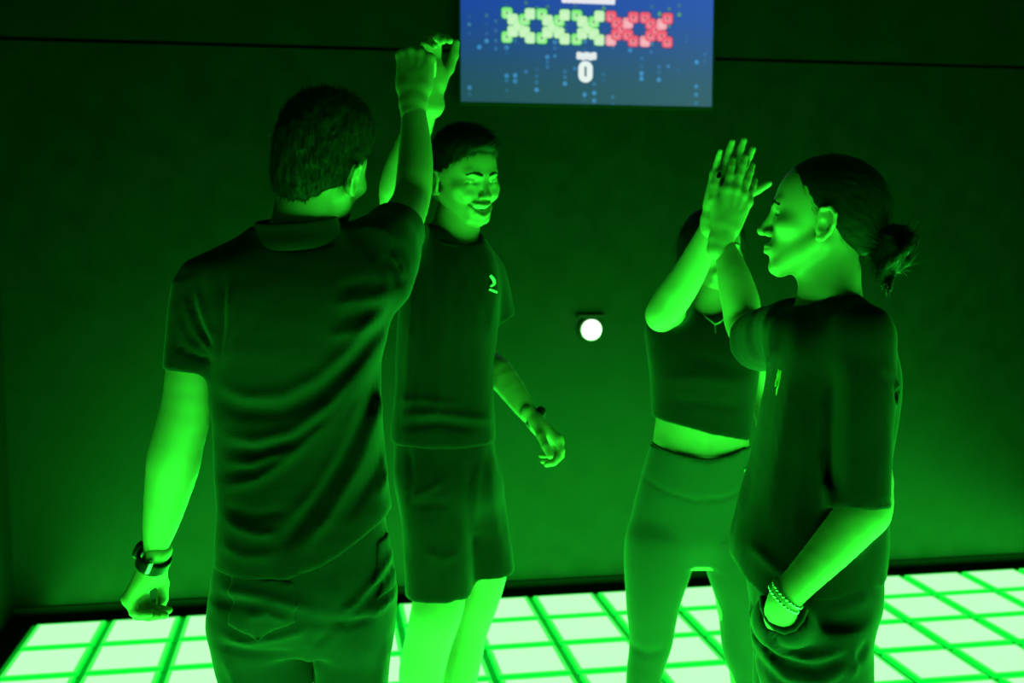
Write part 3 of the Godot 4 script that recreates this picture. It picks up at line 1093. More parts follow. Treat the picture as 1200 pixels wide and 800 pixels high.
	je.loft([[-0.0679, -0.1078, 0, 0.0676, 0.075, 0.08], [0.0412, -0.1055, 0, 0.064, 0.072, 0.075], [0.3007, -0.0951, 0, 0.0584, 0.068, 0.07], [0.5543, -0.0833, 0, 0.0706, 0.075, 0.078], [0.7203, -0.079, 0, 0.0852, 0.088, 0.088], [0.7777, -0.0842, 0, 0.0897, 0.095, 0.092], [0.8268, -0.091, 0, 0.0895, 0.108, 0.098], [0.8999, -0.095, 0, 0.0789, 0.11, 0.1]], 0.012)
	je.loft([[-0.0679, 0.0406, 0, 0.0643, 0.075, 0.08], [0.0412, 0.0422, 0, 0.0607, 0.072, 0.075], [0.3007, 0.0493, 0, 0.0568, 0.068, 0.07], [0.5543, 0.0659, 0, 0.0625, 0.075, 0.078], [0.7203, 0.0806, 0, 0.0657, 0.088, 0.088], [0.7777, 0.0825, 0, 0.0691, 0.092, 0.092], [0.8268, 0.0856, 0, 0.0729, 0.105, 0.098], [0.8999, 0.0913, 0, 0.0726, 0.11, 0.1]], 0.012)
	for q in [[[[-0.1434, 0.9293], [-0.1013, 0.9324], [-0.0564, 0.9293], [-0.0041, 0.917], [0.0556, 0.8985]], 0.007, 0.010], [[[-0.144, 0.9046], [-0.0942, 0.9139], [-0.0538, 0.9077]], -0.006, 0.010], [[[-0.0872, 0.8938], [-0.0419, 0.9016], [-0.0047, 0.883]], 0.006, 0.010], [[[-0.1392, 0.8551], [-0.0884, 0.8396], [-0.0279, 0.852], [0.0357, 0.8737]], 0.007, 0.007], [[[-0.1458, 0.8319], [-0.0737, 0.821], [0.0017, 0.821]], -0.006, 0.008],
		[[[0.1722, 0.9861], [0.1388, 0.9447], [0.1084, 0.9139], [0.0781, 0.8923]], 0.007, 0.007], [[[0.172, 0.9662], [0.1461, 0.9324], [0.1158, 0.9046]], -0.006, 0.007], [[[0.1714, 0.9046], [0.1381, 0.8861], [0.0855, 0.8892]], 0.006, 0.006], [[[0.0479, 0.883], [0.0928, 0.8737], [0.1381, 0.883]], -0.007, 0.008], [[[0.036, 0.8938], [0.0551, 0.8629], [0.035, 0.8319]], -0.008, 0.010], [[[0.025, 0.8629], [0.0194, 0.8007], [0.0233, 0.7617]], 0.005, 0.008], [[[-0.1313, 0.8085], [-0.1174, 0.7617], [-0.1128, 0.6989]], 0.006, 0.010], [[[0.1555, 0.8241], [0.1457, 0.7617], [0.1359, 0.6989]], 0.006, 0.010], [[[0.0795, 0.9938], [0.0759, 0.9478], [0.0753, 0.9046]], 0.002, 0.003]]:
		je.fold(q[0], q[1], q[2])
	je.rough(0.002, 9.0, Vector3(1, 1.4, 1), 8)
	var jeans := part(o, "jeans", je.net(0.0068), M.denim)
	for q in [[[-0.1125, 0.9662], [0.0011, 0.9539], [0.0028, 0.883], [-0.0655, 0.852], [-0.1208, 0.8706]], [[0.135, 1.0029], [0.1845, 1.0274], [0.1835, 0.917], [0.1384, 0.9077]]]:
		var pk := Field.new()
		pk.loft([[0.8023, -0.0099, 0, 0.1633, 0.1, 0.09], [0.8382, -0.0108, 0, 0.171, 0.118, 0.1], [0.8756, -0.007, 0, 0.1707, 0.13, 0.11], [0.9242, -0.0046, 0, 0.1672, 0.13, 0.115], [0.9806, -0.0028, 0, 0.1565, 0.118, 0.11], [1.0607, -0.0006, 0, 0.141, 0.1, 0.1]], 0.02, 2.4, 0.004)
		pk.loft([[0.7203, -0.079, 0, 0.0852, 0.088, 0.088], [0.7777, -0.0842, 0, 0.0897, 0.095, 0.092], [0.8268, -0.091, 0, 0.0895, 0.108, 0.098], [0.8999, -0.095, 0, 0.0789, 0.11, 0.1]], 0.012, 2.3, 0.004)
		pk.loft([[0.7203, 0.0806, 0, 0.0657, 0.088, 0.088], [0.7777, 0.0825, 0, 0.0691, 0.092, 0.092], [0.8268, 0.0856, 0, 0.0729, 0.105, 0.098], [0.8999, 0.0913, 0, 0.0726, 0.11, 0.1]], 0.012, 2.3, 0.004)
		pk.folds = je.folds
		pk.noise = je.noise
		pk.namp = je.namp
		pk.nscale = je.nscale
		pk.pad = je.pad
		pk.keep(q, 0.0)
		part(jeans, "back_pocket", pk.net(0.006), M.denim)
	for s in [[Vector3(-0.1004, 0.0183, 0.06), Vector3(-0.12, 0, -1)], [Vector3(0.0561, 0.0183, 0.06), Vector3(0.15, 0, -1)]]:
		var at: Vector3 = s[0]
		part(o, "shoe", shoe_geo(Vector3(at.x, 0.0, at.z), s[1], 1.15), M.sole)
	# ---- wristwatch
	var wc: Vector3 = Vector3(-0.2951, 0.9422, -0.037)
	var ax := Vector3(-0.42, -0.90, -0.10).normalized()
	var sx := Vector3(0.9, -0.42, 0.1).normalized()
	var sz := sx.cross(ax)
	var wf := Field.new()
	wf.tube(wc - ax * 0.011, wc + ax * 0.011, Vector3(0, 0, 1), [[0, 0, 0, 0.0310, 0.0410, 0.0410], [0.024, 0, 0, 0.0300, 0.0400, 0.0400]], 0.003)
	wf.tube(wc - ax * 0.03, wc + ax * 0.03, Vector3(0, 0, 1), [[0, 0, 0, 0.0260, 0.0360, 0.0360], [0.06, 0, 0, 0.0250, 0.0350, 0.0350]], 0.002, 2.1, 1)
	var watch := part(o, "wristwatch", wf.net(0.0025), M.black)
	watch.set_meta("label", "dark wristwatch on the left wrist")
	var cs := Field.new()
	cs.tube(wc - sx * 0.029 - ax * 0.008, wc - sx * 0.041 - ax * 0.008, Vector3(0, 0, 1), [[0, 0, 0, 0.018, 0.017, 0.017], [0.011, 0, 0, 0.0165, 0.0155, 0.0155]], 0.004, 2.6)
	part(watch, "watch_case", cs.net(0.003), M.black)
	var bk := Field.new()
	bk.cone(wc + Vector3(0.004, 0, 0.041) - ax * 0.009, wc + Vector3(0.004, 0, 0.041) + ax * 0.009, 0.0055, 0.0055, 0.002)
	part(watch, "buckle", bk.net(0.002), M.metal)

func build_facing_man() -> void:
	var o := person("person_001", Vector3(1.4737, 0, 1.7708), "smiling man in black T-shirt and shorts facing the camera, beside the white wall button")
	var rarm := [[Vector3(-0.0832, 1.4991, 0.01), 0.052], [Vector3(-0.1012, 1.58, 0.13), 0.043], [Vector3(-0.1077, 1.6442, 0.24), 0.037], [Vector3(-0.0883, 1.6996, 0.27), 0.040], [Vector3(-0.0547, 1.7737, 0.31), 0.033], [Vector3(-0.0284, 1.8305, 0.345), 0.0260], [Vector3(-0.0157, 1.8622, 0.36), 0.0140]]
	var larm := [[Vector3(0.0892, 1.4577, -0.06), 0.038], [Vector3(0.0741, 1.327, -0.1), 0.038], [Vector3(0.087, 1.2218, -0.12), 0.037], [Vector3(0.1288, 1.189, -0.085), 0.0385], [Vector3(0.1786, 1.129, -0.04), 0.031], [Vector3(0.203, 1.0967, -0.015), 0.0240], [Vector3(0.2184, 1.0789, 0), 0.0140]]
	var body := Field.new()
	body.loft([[0.8531, -0.009, 0, 0.0983, 0.08, 0.08], [0.9212, -0.0086, 0, 0.1069, 0.1, 0.09], [1.0565, -0.0123, 0, 0.1065, 0.1, 0.085], [1.2128, -0.0092, 0, 0.0993, 0.095, 0.08], [1.4552, 0.0075, 0, 0.1007, 0.09, 0.085], [1.5163, 0.0078, 0, 0.0874, 0.07, 0.07], [1.5685, 0.0168, 0, 0.0523, 0.05, 0.05]], 0.03)
	body.cone(Vector3(0.0076, 1.525, -0.005), Vector3(0.0304, 1.6117, 0.005), 0.062, 0.056, 0.03)
	body.cone(Vector3(-0.0535, 1.488, 0), Vector3(-0.0832, 1.4991, 0.01), 0.05, 0.05, 0.03)
	body.chain(larm, 0.006)
	body.chain(rarm, 0.006)
	body.chain([[Vector3(-0.0385, 0.9031, 0.02), 0.070], [Vector3(-0.0201, 0.7081, 0.05), 0.062], [Vector3(-0.0215, 0.6242, 0.07), 0.058], [Vector3(-0.0325, 0.5762, 0.075), 0.056], [Vector3(-0.0494, 0.5118, 0.06), 0.054], [Vector3(-0.0717, 0.4123, 0.04), 0.054], [Vector3(-0.078, 0.2872, 0.03), 0.045], [Vector3(-0.0791, 0.1465, 0.03), 0.034], [Vector3(-0.0801, 0.0163, 0.03), 0.032]], 0.02)
	body.chain([[Vector3(0.0412, 0.8917, -0.03), 0.070], [Vector3(0.083, 0.7014, -0.05), 0.062], [Vector3(0.085, 0.6391, -0.055), 0.054], [Vector3(0.0686, 0.5691, -0.06), 0.052], [Vector3(0.0447, 0.4808, -0.075), 0.047], [Vector3(0.0179, 0.3669, -0.09), 0.052], [Vector3(-0.0044, 0.2291, -0.1), 0.044], [Vector3(-0.0152, 0.0768, -0.11), 0.034], [Vector3(-0.0159, -0.0474, -0.11), 0.032]], 0.02)
	var hd := looking(Vector3(0.60, -0.14, 0.78), Vector3(0.02, 0.99, 0.10), Vector3(0.0418, 1.6976, 0.01), 1.0)
	var lh := moved(hand(true, [[28, 42, 22], [38, 52, 28], [44, 55, 30], [48, 58, 30]], [4, 0, -3, -7], [Vector3(0.55, 0.75, 0.5), Vector3(0.35, 0.85, 0.4), Vector3(0.2, 0.9, 0.4)], 1.0), turned(Vector3(0.70, -0.66, 0.25), Vector3(-0.62, -0.70, 0.35), Vector3(0.2184, 1.0789, 0)))
	var rh := moved(hand(false, [[30, 62, 25], [36, 62, 25], [40, 60, 25], [40, 60, 30]], [8, 2, -3, -8], [Vector3(0.80, 0.60, 0.0), Vector3(0.55, 0.83, 0.0), Vector3(0.35, 0.93, 0.0)], 1.0, 0.03), turned(Vector3(-0.12, 0.98, 0.14), Vector3(0.62, 0.0, 0.78), Vector3(-0.0157, 1.8622, 0.36)))
	part(o, "body", joined([body.net(0.009), moved(head(true, 0.0036, Vector3(0.0, -0.12, -0.03)), hd), lh, rh]), M.skin)
	face_parts(o, hd, true)
	var hf := Field.new()
	hf.ell(Vector3(0, 0.042, -0.012), Vector3(0.0785, 0.086, 0.102), 0.02)
	hf.ell(Vector3(0, 0.080, 0.014), Vector3(0.066, 0.052, 0.084), 0.03)
	hf.ell(Vector3(0, -0.020, -0.042), Vector3(0.066, 0.070, 0.060), 0.03)
	hf.cut([[-0.20, -0.11], [-0.095, -0.085], [-0.06, -0.074], [-0.040, -0.030], [-0.025, 0.018], [0.0, 0.026], [0.03, 0.036], [0.055, 0.062], [0.072, 0.088], [0.09, 0.104], [0.2, 0.14]], 1, 2, -1.0, 1, 0.006)
	hf.rough(0.004, 70.0, Vector3(1, 0.4, 1), 17, 3)
	var hg := hf.net(0.0045)
	var flow := func(p: Vector3, n: Vector3) -> Vector3:
		return Vector3(0.5, 0.3, 1.0) if p.y > 0.08 else Vector3(p.x * 3.0, -1.0, 0.1)
	part(o, "hair", moved(joined([hg, strands(hg, 3600, 14, 0.026, 0.0010, flow, func(p, n): return p.y > 0.03), strands(hg, 1500, 15, 0.008, 0.0009, flow, func(p, n): return p.y <= 0.02)]), hd), M.hair)
	# T-shirt
	var sh := Field.new()
	sh.loft([[1.0205, -0.0136, 0, 0.1366, 0.124, 0.11], [1.0565, -0.0134, 0, 0.1342, 0.122, 0.108], [1.1237, -0.0119, 0, 0.1284, 0.118, 0.102], [1.2128, -0.0092, 0, 0.1258, 0.118, 0.1], [1.3235, 0.0002, 0, 0.1297, 0.122, 0.108], [1.4005, 0.0061, 0, 0.1283, 0.118, 0.108], [1.4815, 0.0088, 0, 0.1192, 0.105, 0.1], [1.5316, 0.0057, 0, 0.0983, 0.088, 0.085], [1.5642, 0.0081, 0, 0.0742, 0.072, 0.07], [1.5902, 0.0104, 0, 0.0501, 0.06, 0.06]], 0.03, 2.3)
	sh.tube(Vector3(-0.0884, 1.4989, 0), Vector3(-0.1073, 1.5942, 0.15), Vector3(0, 1, 0.3), [[-0.02, 0, 0, 0.06, 0.06, 0.06], [0.13, 0, 0, 0.058, 0.058, 0.058]], 0.03)
	sh.tube(Vector3(0.0895, 1.4936, -0.05), Vector3(0.1265, 1.3247, -0.1), Vector3(0, 0, 1), [[-0.03, 0, 0, 0.012, 0.012, 0.012], [0.01, 0, 0, 0.038, 0.04, 0.04], [0.05, 0, 0, 0.050, 0.054, 0.054], [0.170, 0, 0, 0.052, 0.058, 0.058]], 0.03)
	sh.cone(Vector3(0.0153, 1.5965, 0.01), Vector3(0.0627, 1.5808, 0.06), 0.060, 0.052, 0.006, 1)
	for q in [[[[-0.0036, 1.5007], [-0.0003, 1.3314], [-0.014, 1.1817], [-0.0318, 1.0629]], 0.005, 0.014], [[[-0.0458, 1.5007], [-0.0513, 1.3314], [-0.0694, 1.1817], [-0.0832, 1.0629]], -0.006, 0.014], [[[-0.078, 1.4374], [-0.0902, 1.246], [-0.1088, 1.0738]], 0.006, 0.012], [[[0.0176, 1.5217], [0.0551, 1.3951], [0.0929, 1.2674]], 0.004, 0.012], [[[0.0492, 1.5112], [0.0805, 1.4163], [0.1121, 1.3208]], -0.004, 0.012], [[[-0.1129, 1.0997], [-0.0272, 1.1127], [0.0582, 1.0997], [0.1181, 1.0824]], 0.006, 0.010], [[[-0.1131, 1.0738], [-0.0167, 1.0868], [0.0795, 1.0694]], -0.005, 0.009], [[[-0.1232, 1.1386], [-0.0484, 1.1429], [0.037, 1.13]], 0.004, 0.010]]:
		sh.fold(q[0], q[1] * 1.4, q[2])
	sh.rough(0.003, 8.0, Vector3(1.6, 0.7, 1.6), 23)
	var shirt := part(o, "t_shirt", sh.net(0.0075), M.tee)
	var nk := []
	for i in 28:
		var an := TAU * i / 28.0
		nk.append(hd.origin + Vector3(-0.030, -0.150, 0.012) + Vector3(cos(an) * 0.066, -0.020 * sin(an) - 0.012 * cos(an), sin(an) * 0.064))
	part(shirt, "neck_band", tube_along(nk, 0.007, 0.007, 6, true), M.tee)
	# chest emblem: an upright curl over a short bar
	var ef := Field.new()
	ef.chain([[Vector3(0.112, 1.4516, 0.082), 0.0032], [Vector3(0.1183, 1.4428, 0.076), 0.0034], [Vector3(0.1203, 1.432, 0.072), 0.0032], [Vector3(0.1119, 1.426, 0.08), 0.0026]], 0.002)
	ef.cone(Vector3(0.1098, 1.4176, 0.083), Vector3(0.1265, 1.4102, 0.062), 0.0026, 0.0026, 0.002)
	part(shirt, "chest_emblem", ef.net(0.0022), M.white)
	# shorts
	var so := Field.new()
	so.loft([[0.803, 0.0019, 0, 0.1006, 0.07, 0.07], [0.8872, 0.0001, 0, 0.1338, 0.118, 0.11], [0.989, -0.0105, 0, 0.1312, 0.118, 0.105], [1.0565, -0.0123, 0, 0.1264, 0.112, 0.1]], 0.03, 2.3)
	so.loft([[0.6312, -0.0233, 0.05, 0.0868, 0.092, 0.098], [0.7532, -0.0253, 0.05, 0.0892, 0.09, 0.1], [0.8765, -0.0333, 0.05, 0.0888, 0.085, 0.1], [0.9434, -0.0416, 0.05, 0.0821, 0.07, 0.09], [1.0099, -0.0423, 0.05, 0.0546, 0.04, 0.05]], 0.035, 2.3)
	so.loft([[0.6617, 0.1, -0.05, 0.072, 0.09, 0.09], [0.7597, 0.0866, -0.05, 0.0718, 0.09, 0.09], [0.8525, 0.072, -0.05, 0.075, 0.09, 0.09], [0.9217, 0.0575, -0.05, 0.0737, 0.08, 0.08], [0.9906, 0.0521, -0.05, 0.0452, 0.05, 0.05]], 0.035, 2.3)
	for q in [[[[0.0578, 0.9869], [0.0617, 0.8556], [0.0655, 0.7231]], -0.006, 0.010], [[[0.0836, 0.9869], [0.0704, 0.8995], [0.0635, 0.7674]], 0.006, 0.010], [[[-0.0964, 1.0304], [-0.0842, 0.9433], [-0.0934, 0.8776]], -0.008, 0.007], [[[-0.0932, 0.8951], [-0.0392, 0.9214], [-0.0068, 0.9433]], 0.005, 0.008], [[[-0.0891, 0.8776], [-0.0287, 0.8863], [0.0144, 0.8819]], -0.004, 0.008], [[[0.105, 0.9869], [0.1178, 0.8776], [0.1306, 0.7674]], 0.005, 0.012], [[[-0.0511, 0.7674], [-0.008, 0.7453], [0.0354, 0.7564]], 0.004, 0.012]]:
		so.fold(q[0], q[1], q[2])
	so.rough(0.003, 8.0, Vector3(1.4, 0.8, 1.4), 29)
	var shorts := part(o, "shorts", so.net(0.0075), M.short)
	shorts.set_meta("label", "loose black knee-length shorts")
	for s in [[Vector3(-0.078, -0.0381, 0.06), Vector3(0.4, 0, 1)], [Vector3(-0.0198, -0.0986, -0.09), Vector3(0.6, 0, 0.9)]]:
		var at: Vector3 = s[0]
		part(o, "shoe", shoe_geo(Vector3(at.x, 0.0, at.z), s[1], 1.1), M.sole)
	var wf := Field.new()
	var ax := Vector3(0.70, -0.66, 0.25).normalized()
	var wc: Vector3 = Vector3(0.2228, 1.0748, 0.002)
	wf.tube(wc - ax * 0.010, wc + ax * 0.010, Vector3(0.6, 0.6, -0.3), [[0, 0, 0, 0.031, 0.025, 0.025], [0.02, 0, 0, 0.031, 0.025, 0.025]], 0.003)
	wf.cone(wc + Vector3(0.013, 0.016, -0.006), wc + Vector3(0.017, 0.021, -0.008), 0.015, 0.014, 0.006)
	part(o, "wristwatch", wf.net(0.003), M.black)

func face_parts(o: Node3D, hd: Transform3D, smile: bool) -> void:
	for s in [-1.0, 1.0]:
		var e := Field.new()
		e.ell(Vector3(0.031 * s, -0.002, 0.0735), Vector3(0.0115, 0.0095, 0.0115), 0.003)
		var ep := part(o, "eye", moved(e.net(0.003), hd), M.eye)
		var ir := Field.new()
		ir.ell(Vector3(0.0315 * s, -0.003, 0.0843), Vector3(0.0050, 0.0050, 0.0014), 0.002)
		part(ep, "iris", moved(ir.net(0.0016), hd), M.iris)
		var br := Field.new()
		for j in 4:
			var x0 := 0.012 + 0.009 * j
			br.cone(Vector3(x0 * s, 0.0155 + [0.0, 0.003, 0.005, 0.0035][j], 0.0955 - j * 0.0036), Vector3((x0 + 0.010) * s, 0.0155 + [0.003, 0.005, 0.0035, -0.001][j], 0.0925 - j * 0.0040), [0.0042, 0.0046, 0.0042, 0.0034][j], [0.0046, 0.0042, 0.0034, 0.002][j], 0.002)
		br.rough(0.0012, 300.0, Vector3(1, 0.5, 1), 71)
		part(o, "eyebrow", moved(br.net(0.0018), hd), M.hair)
	if smile:
		var tf := Field.new()
		tf.ell(Vector3(0, -0.0630, 0.0600), Vector3(0.0330, 0.0100, 0.0292), 0.002)
		part(o, "teeth", moved(tf.net(0.0026), hd), M.tooth)
		var mf := Field.new()
		mf.ell(Vector3(0, -0.0720, 0.0660), Vector3(0.0320, 0.0170, 0.0180), 0.002)
		part(o, "mouth", moved(mf.net(0.003), hd), M.mouth)

func build_woman() -> void:
	var o := person("person_002", Vector3(2.1128, 0, 1.8525), "woman in black crop top and grey leggings, face hidden behind the high five")
	var rarm := [[Vector3(-0.0656, 1.3651, 0.06), 0.040], [Vector3(-0.1066, 1.3639, 0.2), 0.038], [Vector3(-0.1351, 1.3693, 0.335), 0.0365], [Vector3(-0.1144, 1.4083, 0.365), 0.040], [Vector3(-0.0851, 1.4615, 0.395), 0.036], [Vector3(-0.0578, 1.5284, 0.43), 0.029], [Vector3(-0.0458, 1.5712, 0.453), 0.0210], [Vector3(-0.0417, 1.5877, 0.46), 0.0160]]
	var larm := [[Vector3(0.1295, 1.3509, -0.02), 0.040], [Vector3(0.1678, 1.2273, -0.04), 0.036], [Vector3(0.1902, 1.1301, -0.05), 0.032], [Vector3(0.1987, 1.0478, -0.02), 0.030], [Vector3(0.203, 0.9417, 0.02), 0.022]]
	var body := Field.new()
	body.loft([[0.6841, 0.0115, 0, 0.1452, 0.07, 0.08], [0.7767, 0.0101, 0, 0.1538, 0.09, 0.1], [0.9146, 0.0124, 0, 0.1351, 0.09, 0.09], [0.9945, 0.0179, 0, 0.1269, 0.088, 0.082], [1.0286, 0.0184, 0, 0.1234, 0.086, 0.08], [1.0966, 0.0185, 0, 0.1164, 0.088, 0.078], [1.1935, 0.0236, 0, 0.1183, 0.095, 0.08], [1.31, 0.0284, 0, 0.1156, 0.078, 0.08], [1.3656, 0.0275, 0, 0.1021, 0.062, 0.065], [1.3989, 0.0291, 0, 0.051, 0.05, 0.05]], 0.03, 2.2)
	body.cone(Vector3(0.0298, 1.3567, 0), Vector3(0.0314, 1.4215, 0.01), 0.050, 0.046, 0.03)
	body.chain(rarm, 0.006)
	body.chain(larm, 0.006)
	body.ell(Vector3(0.019, 1.0148, 0.094), Vector3(0.005, 0.009, 0.006), 0.008, 1)
	for s in [[Vector3(-0.0821, 0.7305, 0), Vector3(-0.1153, 0.4577, 0.02), Vector3(-0.1191, -0.0042, 0)], [Vector3(0.0923, 0.7305, 0), Vector3(0.1297, 0.4577, 0.02), Vector3(0.1706, -0.0042, 0)]]:
		body.chain([[s[0], 0.06], [s[1], 0.036], [s[2], 0.028]], 0.03)
	var hd := looking(Vector3(0.22, -0.05, 0.97), Vector3(0.0, 1.0, 0.05), Vector3(0.0368, 1.5184, 0.02), 0.87)
	var rh := moved(hand(false, [[4, 6, 4], [2, 4, 3], [4, 5, 4], [8, 8, 5]], [5, 1, -4, -9], [Vector3(0.75, 0.66, 0.10), Vector3(0.72, 0.70, 0.05), Vector3(0.72, 0.70, 0.0)], 0.92, 0.04), turned(Vector3(0.27, 0.95, 0.10), Vector3(0.12, -0.12, 0.98), Vector3(-0.0387, 1.604, 0.472)))
	var lh := moved(hand(true, [[28, 42, 22], [38, 52, 28], [44, 55, 30], [48, 58, 30]], [4, 0, -3, -7], [Vector3(0.55, 0.75, 0.5), Vector3(0.35, 0.85, 0.4), Vector3(0.2, 0.9, 0.4)], 0.9), turned(Vector3(0.05, -1.0, 0.15), Vector3(-0.95, -0.05, -0.2), Vector3(0.2031, 0.9372, 0.02)))
	part(o, "body", joined([body.net(0.009), moved(head(false, 0.0042, Vector3(0.0, -0.12, -0.02)), hd), rh, lh]), M.skin)
	face_parts(o, hd, false)
	var hf := Field.new()
	hf.ell(Vector3(0, 0.030, -0.008), Vector3(0.0860, 0.094, 0.106), 0.02)
	hf.ell(Vector3(0, -0.04, -0.045), Vector3(0.080, 0.10, 0.062), 0.04)
	hf.cut([[-0.30, 0.0], [-0.10, 0.020], [-0.06, 0.035], [0.0, 0.048], [0.03, 0.055], [0.06, 0.062], [0.09, 0.095], [0.2, 0.14]], 1, 2, -1.0, 1, 0.006)
	for s in [-1.0, 1.0]:
		hf.ell(Vector3(0.072 * s, -0.020, -0.005), Vector3(0.026, 0.085, 0.048), 0.03)
	hf.ell(Vector3(0, -0.16, -0.085), Vector3(0.085, 0.14, 0.040), 0.04)
	hf.cone(Vector3(-0.07, -0.10, -0.06), Vector3(-0.118, -0.285, -0.075), 0.03, 0.018, 0.03)
	hf.rough(0.005, 50.0, Vector3(1, 0.2, 1), 37, 2)
	var hg := hf.net(0.006)
	part(o, "hair", moved(joined([hg, strands(hg, 2200, 24, 0.05, 0.0012, func(p, n): return Vector3(p.x * 4.0, -1.0, -0.3), func(p, n): return true)]), hd), M.hair)
	# crop top
	var sh := Field.new()
	sh.loft([[0.9968, 0.0178, 0, 0.1291, 0.094, 0.088], [1.0513, 0.0192, 0, 0.13, 0.097, 0.088], [1.1192, 0.0215, 0, 0.1353, 0.104, 0.088], [1.1935, 0.0225, 0, 0.1417, 0.116, 0.09], [1.2675, 0.0213, 0, 0.1503, 0.108, 0.092], [1.3211, 0.0215, 0, 0.1511, 0.092, 0.09], [1.3656, 0.0297, 0, 0.1176, 0.07, 0.074], [1.3834, 0.0316, 0, 0.0532, 0.056, 0.058]], 0.02, 2.25)
	sh.cone(Vector3(-0.0642, 1.3688, 0.05), Vector3(-0.08, 1.3677, 0.1), 0.052, 0.046, 0.02)
	sh.cone(Vector3(0.03, 1.4, 0.02), Vector3(0.0182, 1.3891, 0.1), 0.054, 0.040, 0.006, 1)
	sh.cut([[-0.1747, 1.091], [-0.1225, 1.0822], [-0.0441, 1.0669], [0.0431, 1.0449], [0.1261, 1.0262], [0.2178, 1.0096]])
	for q in [[[[-0.1013, 1.1885], [-0.0045, 1.1994], [0.1036, 1.1777]], 0.004, 0.016], [[[-0.0898, 1.1341], [0.0182, 1.1298], [0.1156, 1.1167]], -0.003, 0.014], [[[-0.0484, 1.2535], [0.0488, 1.2319], [0.1248, 1.1994]], -0.003, 0.014]]:
		sh.fold(q[0], q[1], q[2])
	sh.rough(0.0015, 10.0, Vector3.ONE, 41)
	var top := part(o, "crop_top", sh.net(0.007), M.crop)
	top.set_meta("label", "sleeveless black crop top")
	# necklace
	var nl := part(o, "necklace", joined([tube_along([Vector3(-0.0002, 1.3581, 0.085), Vector3(0.0147, 1.3419, 0.1), Vector3(0.0309, 1.3295, 0.106)], 0.0008, 0.0008, 5), tube_along([Vector3(0.0533, 1.3419, 0.1), Vector3(0.0419, 1.3336, 0.104), Vector3(0.0309, 1.3295, 0.106)], 0.0008, 0.0008, 5), tube_along([Vector3(0.0306, 1.3297, 0.108), Vector3(0.0309, 1.3087, 0.114)], 0.0012, 0.0020, 5)]), M.metal)
	nl.set_meta("label", "fine necklace with a small drop")
	# leggings
	var lg := Field.new()
	lg.loft([[0.6957, 0.0079, 0, 0.1757, 0.08, 0.1], [0.7536, 0.007, 0, 0.1799, 0.098, 0.115], [0.8205, 0.0082, 0, 0.1682, 0.1, 0.118], [0.9146, 0.0113, 0, 0.1497, 0.1, 0.104], [1.0059, 0.0166, 0, 0.1291, 0.096, 0.09]], 0.02, 2.25)
	lg.loft([[-0.0109, -0.1145, 0.01, 0.0289, 0.04, 0.044], [0.0735, -0.1166, 0.01, 0.03, 0.04, 0.046], [0.2411, -0.1265, 0.01, 0.0424, 0.05, 0.062], [0.3786, -0.1252, 0.01, 0.0474, 0.058, 0.064], [0.4657, -0.1091, 0.01, 0.0563, 0.066, 0.068], [0.5709, -0.1052, 0.01, 0.0692, 0.085, 0.085], [0.6639, -0.0928, 0.01, 0.0871, 0.092, 0.1], [0.7333, -0.084, 0.01, 0.0931, 0.092, 0.11], [0.7748, -0.0862, 0.01, 0.0811, 0.085, 0.11], [0.8253, -0.088, 0.01, 0.0484, 0.05, 0.07]], 0.018, 2.15)
	lg.loft([[-0.0109, 0.1721, 0.01, 0.0266, 0.04, 0.044], [0.0735, 0.1669, 0.01, 0.0277, 0.04, 0.046], [0.2411, 0.1578, 0.01, 0.0355, 0.05, 0.062], [0.3691, 0.1444, 0.01, 0.0348, 0.058, 0.064], [0.4492, 0.1342, 0.01, 0.0501, 0.066, 0.068], [0.5709, 0.1285, 0.01, 0.0601, 0.085, 0.085], [0.6639, 0.1125, 0.01, 0.0741, 0.092, 0.1], [0.7333, 0.1022, 0.01, 0.0829, 0.092, 0.11], [0.7748, 0.102, 0.01, 0.0778, 0.085, 0.11], [0.8253, 0.1044, 0.01, 0.0473, 0.05, 0.07]], 0.018, 2.15)
	lg.cut([[-0.1742, 1.0449], [-0.124, 1.0251], [-0.0649, 0.9986], [0.0225, 0.9809], [0.0875, 0.9942], [0.1263, 1.0162], [0.2172, 1.0339]], 0, 1, -1.0)
	lg.fold([[-0.1568, 0.9344], [-0.0867, 0.899], [-0.0168, 0.8791], [0.055, 0.8813], [0.1307, 0.9057]], -0.0035, 0.004)
	lg.fold([[-0.1695, 0.4746], [-0.1252, 0.4655], [-0.0769, 0.4792]], -0.004, 0.012)
	lg.rough(0.0012, 8.0, Vector3.ONE, 43)
	var legs := part(o, "leggings", lg.net(0.007), M.legging)
	legs.set_meta("label", "tight grey leggings with a wide waistband")
	var line := []
	for q in [Vector3(-0.113, 1.0149, 0.03), Vector3(-0.1085, 1.0129, 0.055), Vector3(-0.0932, 1.0063, 0.073), Vector3(-0.0687, 0.9989, 0.086), Vector3(-0.0435, 0.9926, 0.093), Vector3(-0.0116, 0.987, 0.098), Vector3(0.0208, 0.9839, 0.099), Vector3(0.0496, 0.9866, 0.096), Vector3(0.0769, 0.9918, 0.089), Vector3(0.1014, 0.999, 0.075), Vector3(0.1236, 1.0056, 0.052)]:
		line.append(q)
	part(legs, "waistband_edge", tube_along(line, 0.0035, 0.0035, 6), M.crop)
	var mk := Field.new()
	mk.cone(Vector3(0.122, 0.9501, 0.07), Vector3(0.1323, 0.9596, 0.062), 0.0035, 0.0025, 0.002)
	part(legs, "print_mark", mk.net(0.002), M.white)
	for s in [[Vector3(-0.111, -0.1007, -0.02), Vector3(-0.15, 0, 1)], [Vector3(0.1816, -0.1007, -0.02), Vector3(0.3, 0, 1)]]:
		var at: Vector3 = s[0]
		part(o, "shoe", shoe_geo(Vector3(at.x, 0.0, at.z), s[1], 0.98), M.sole)

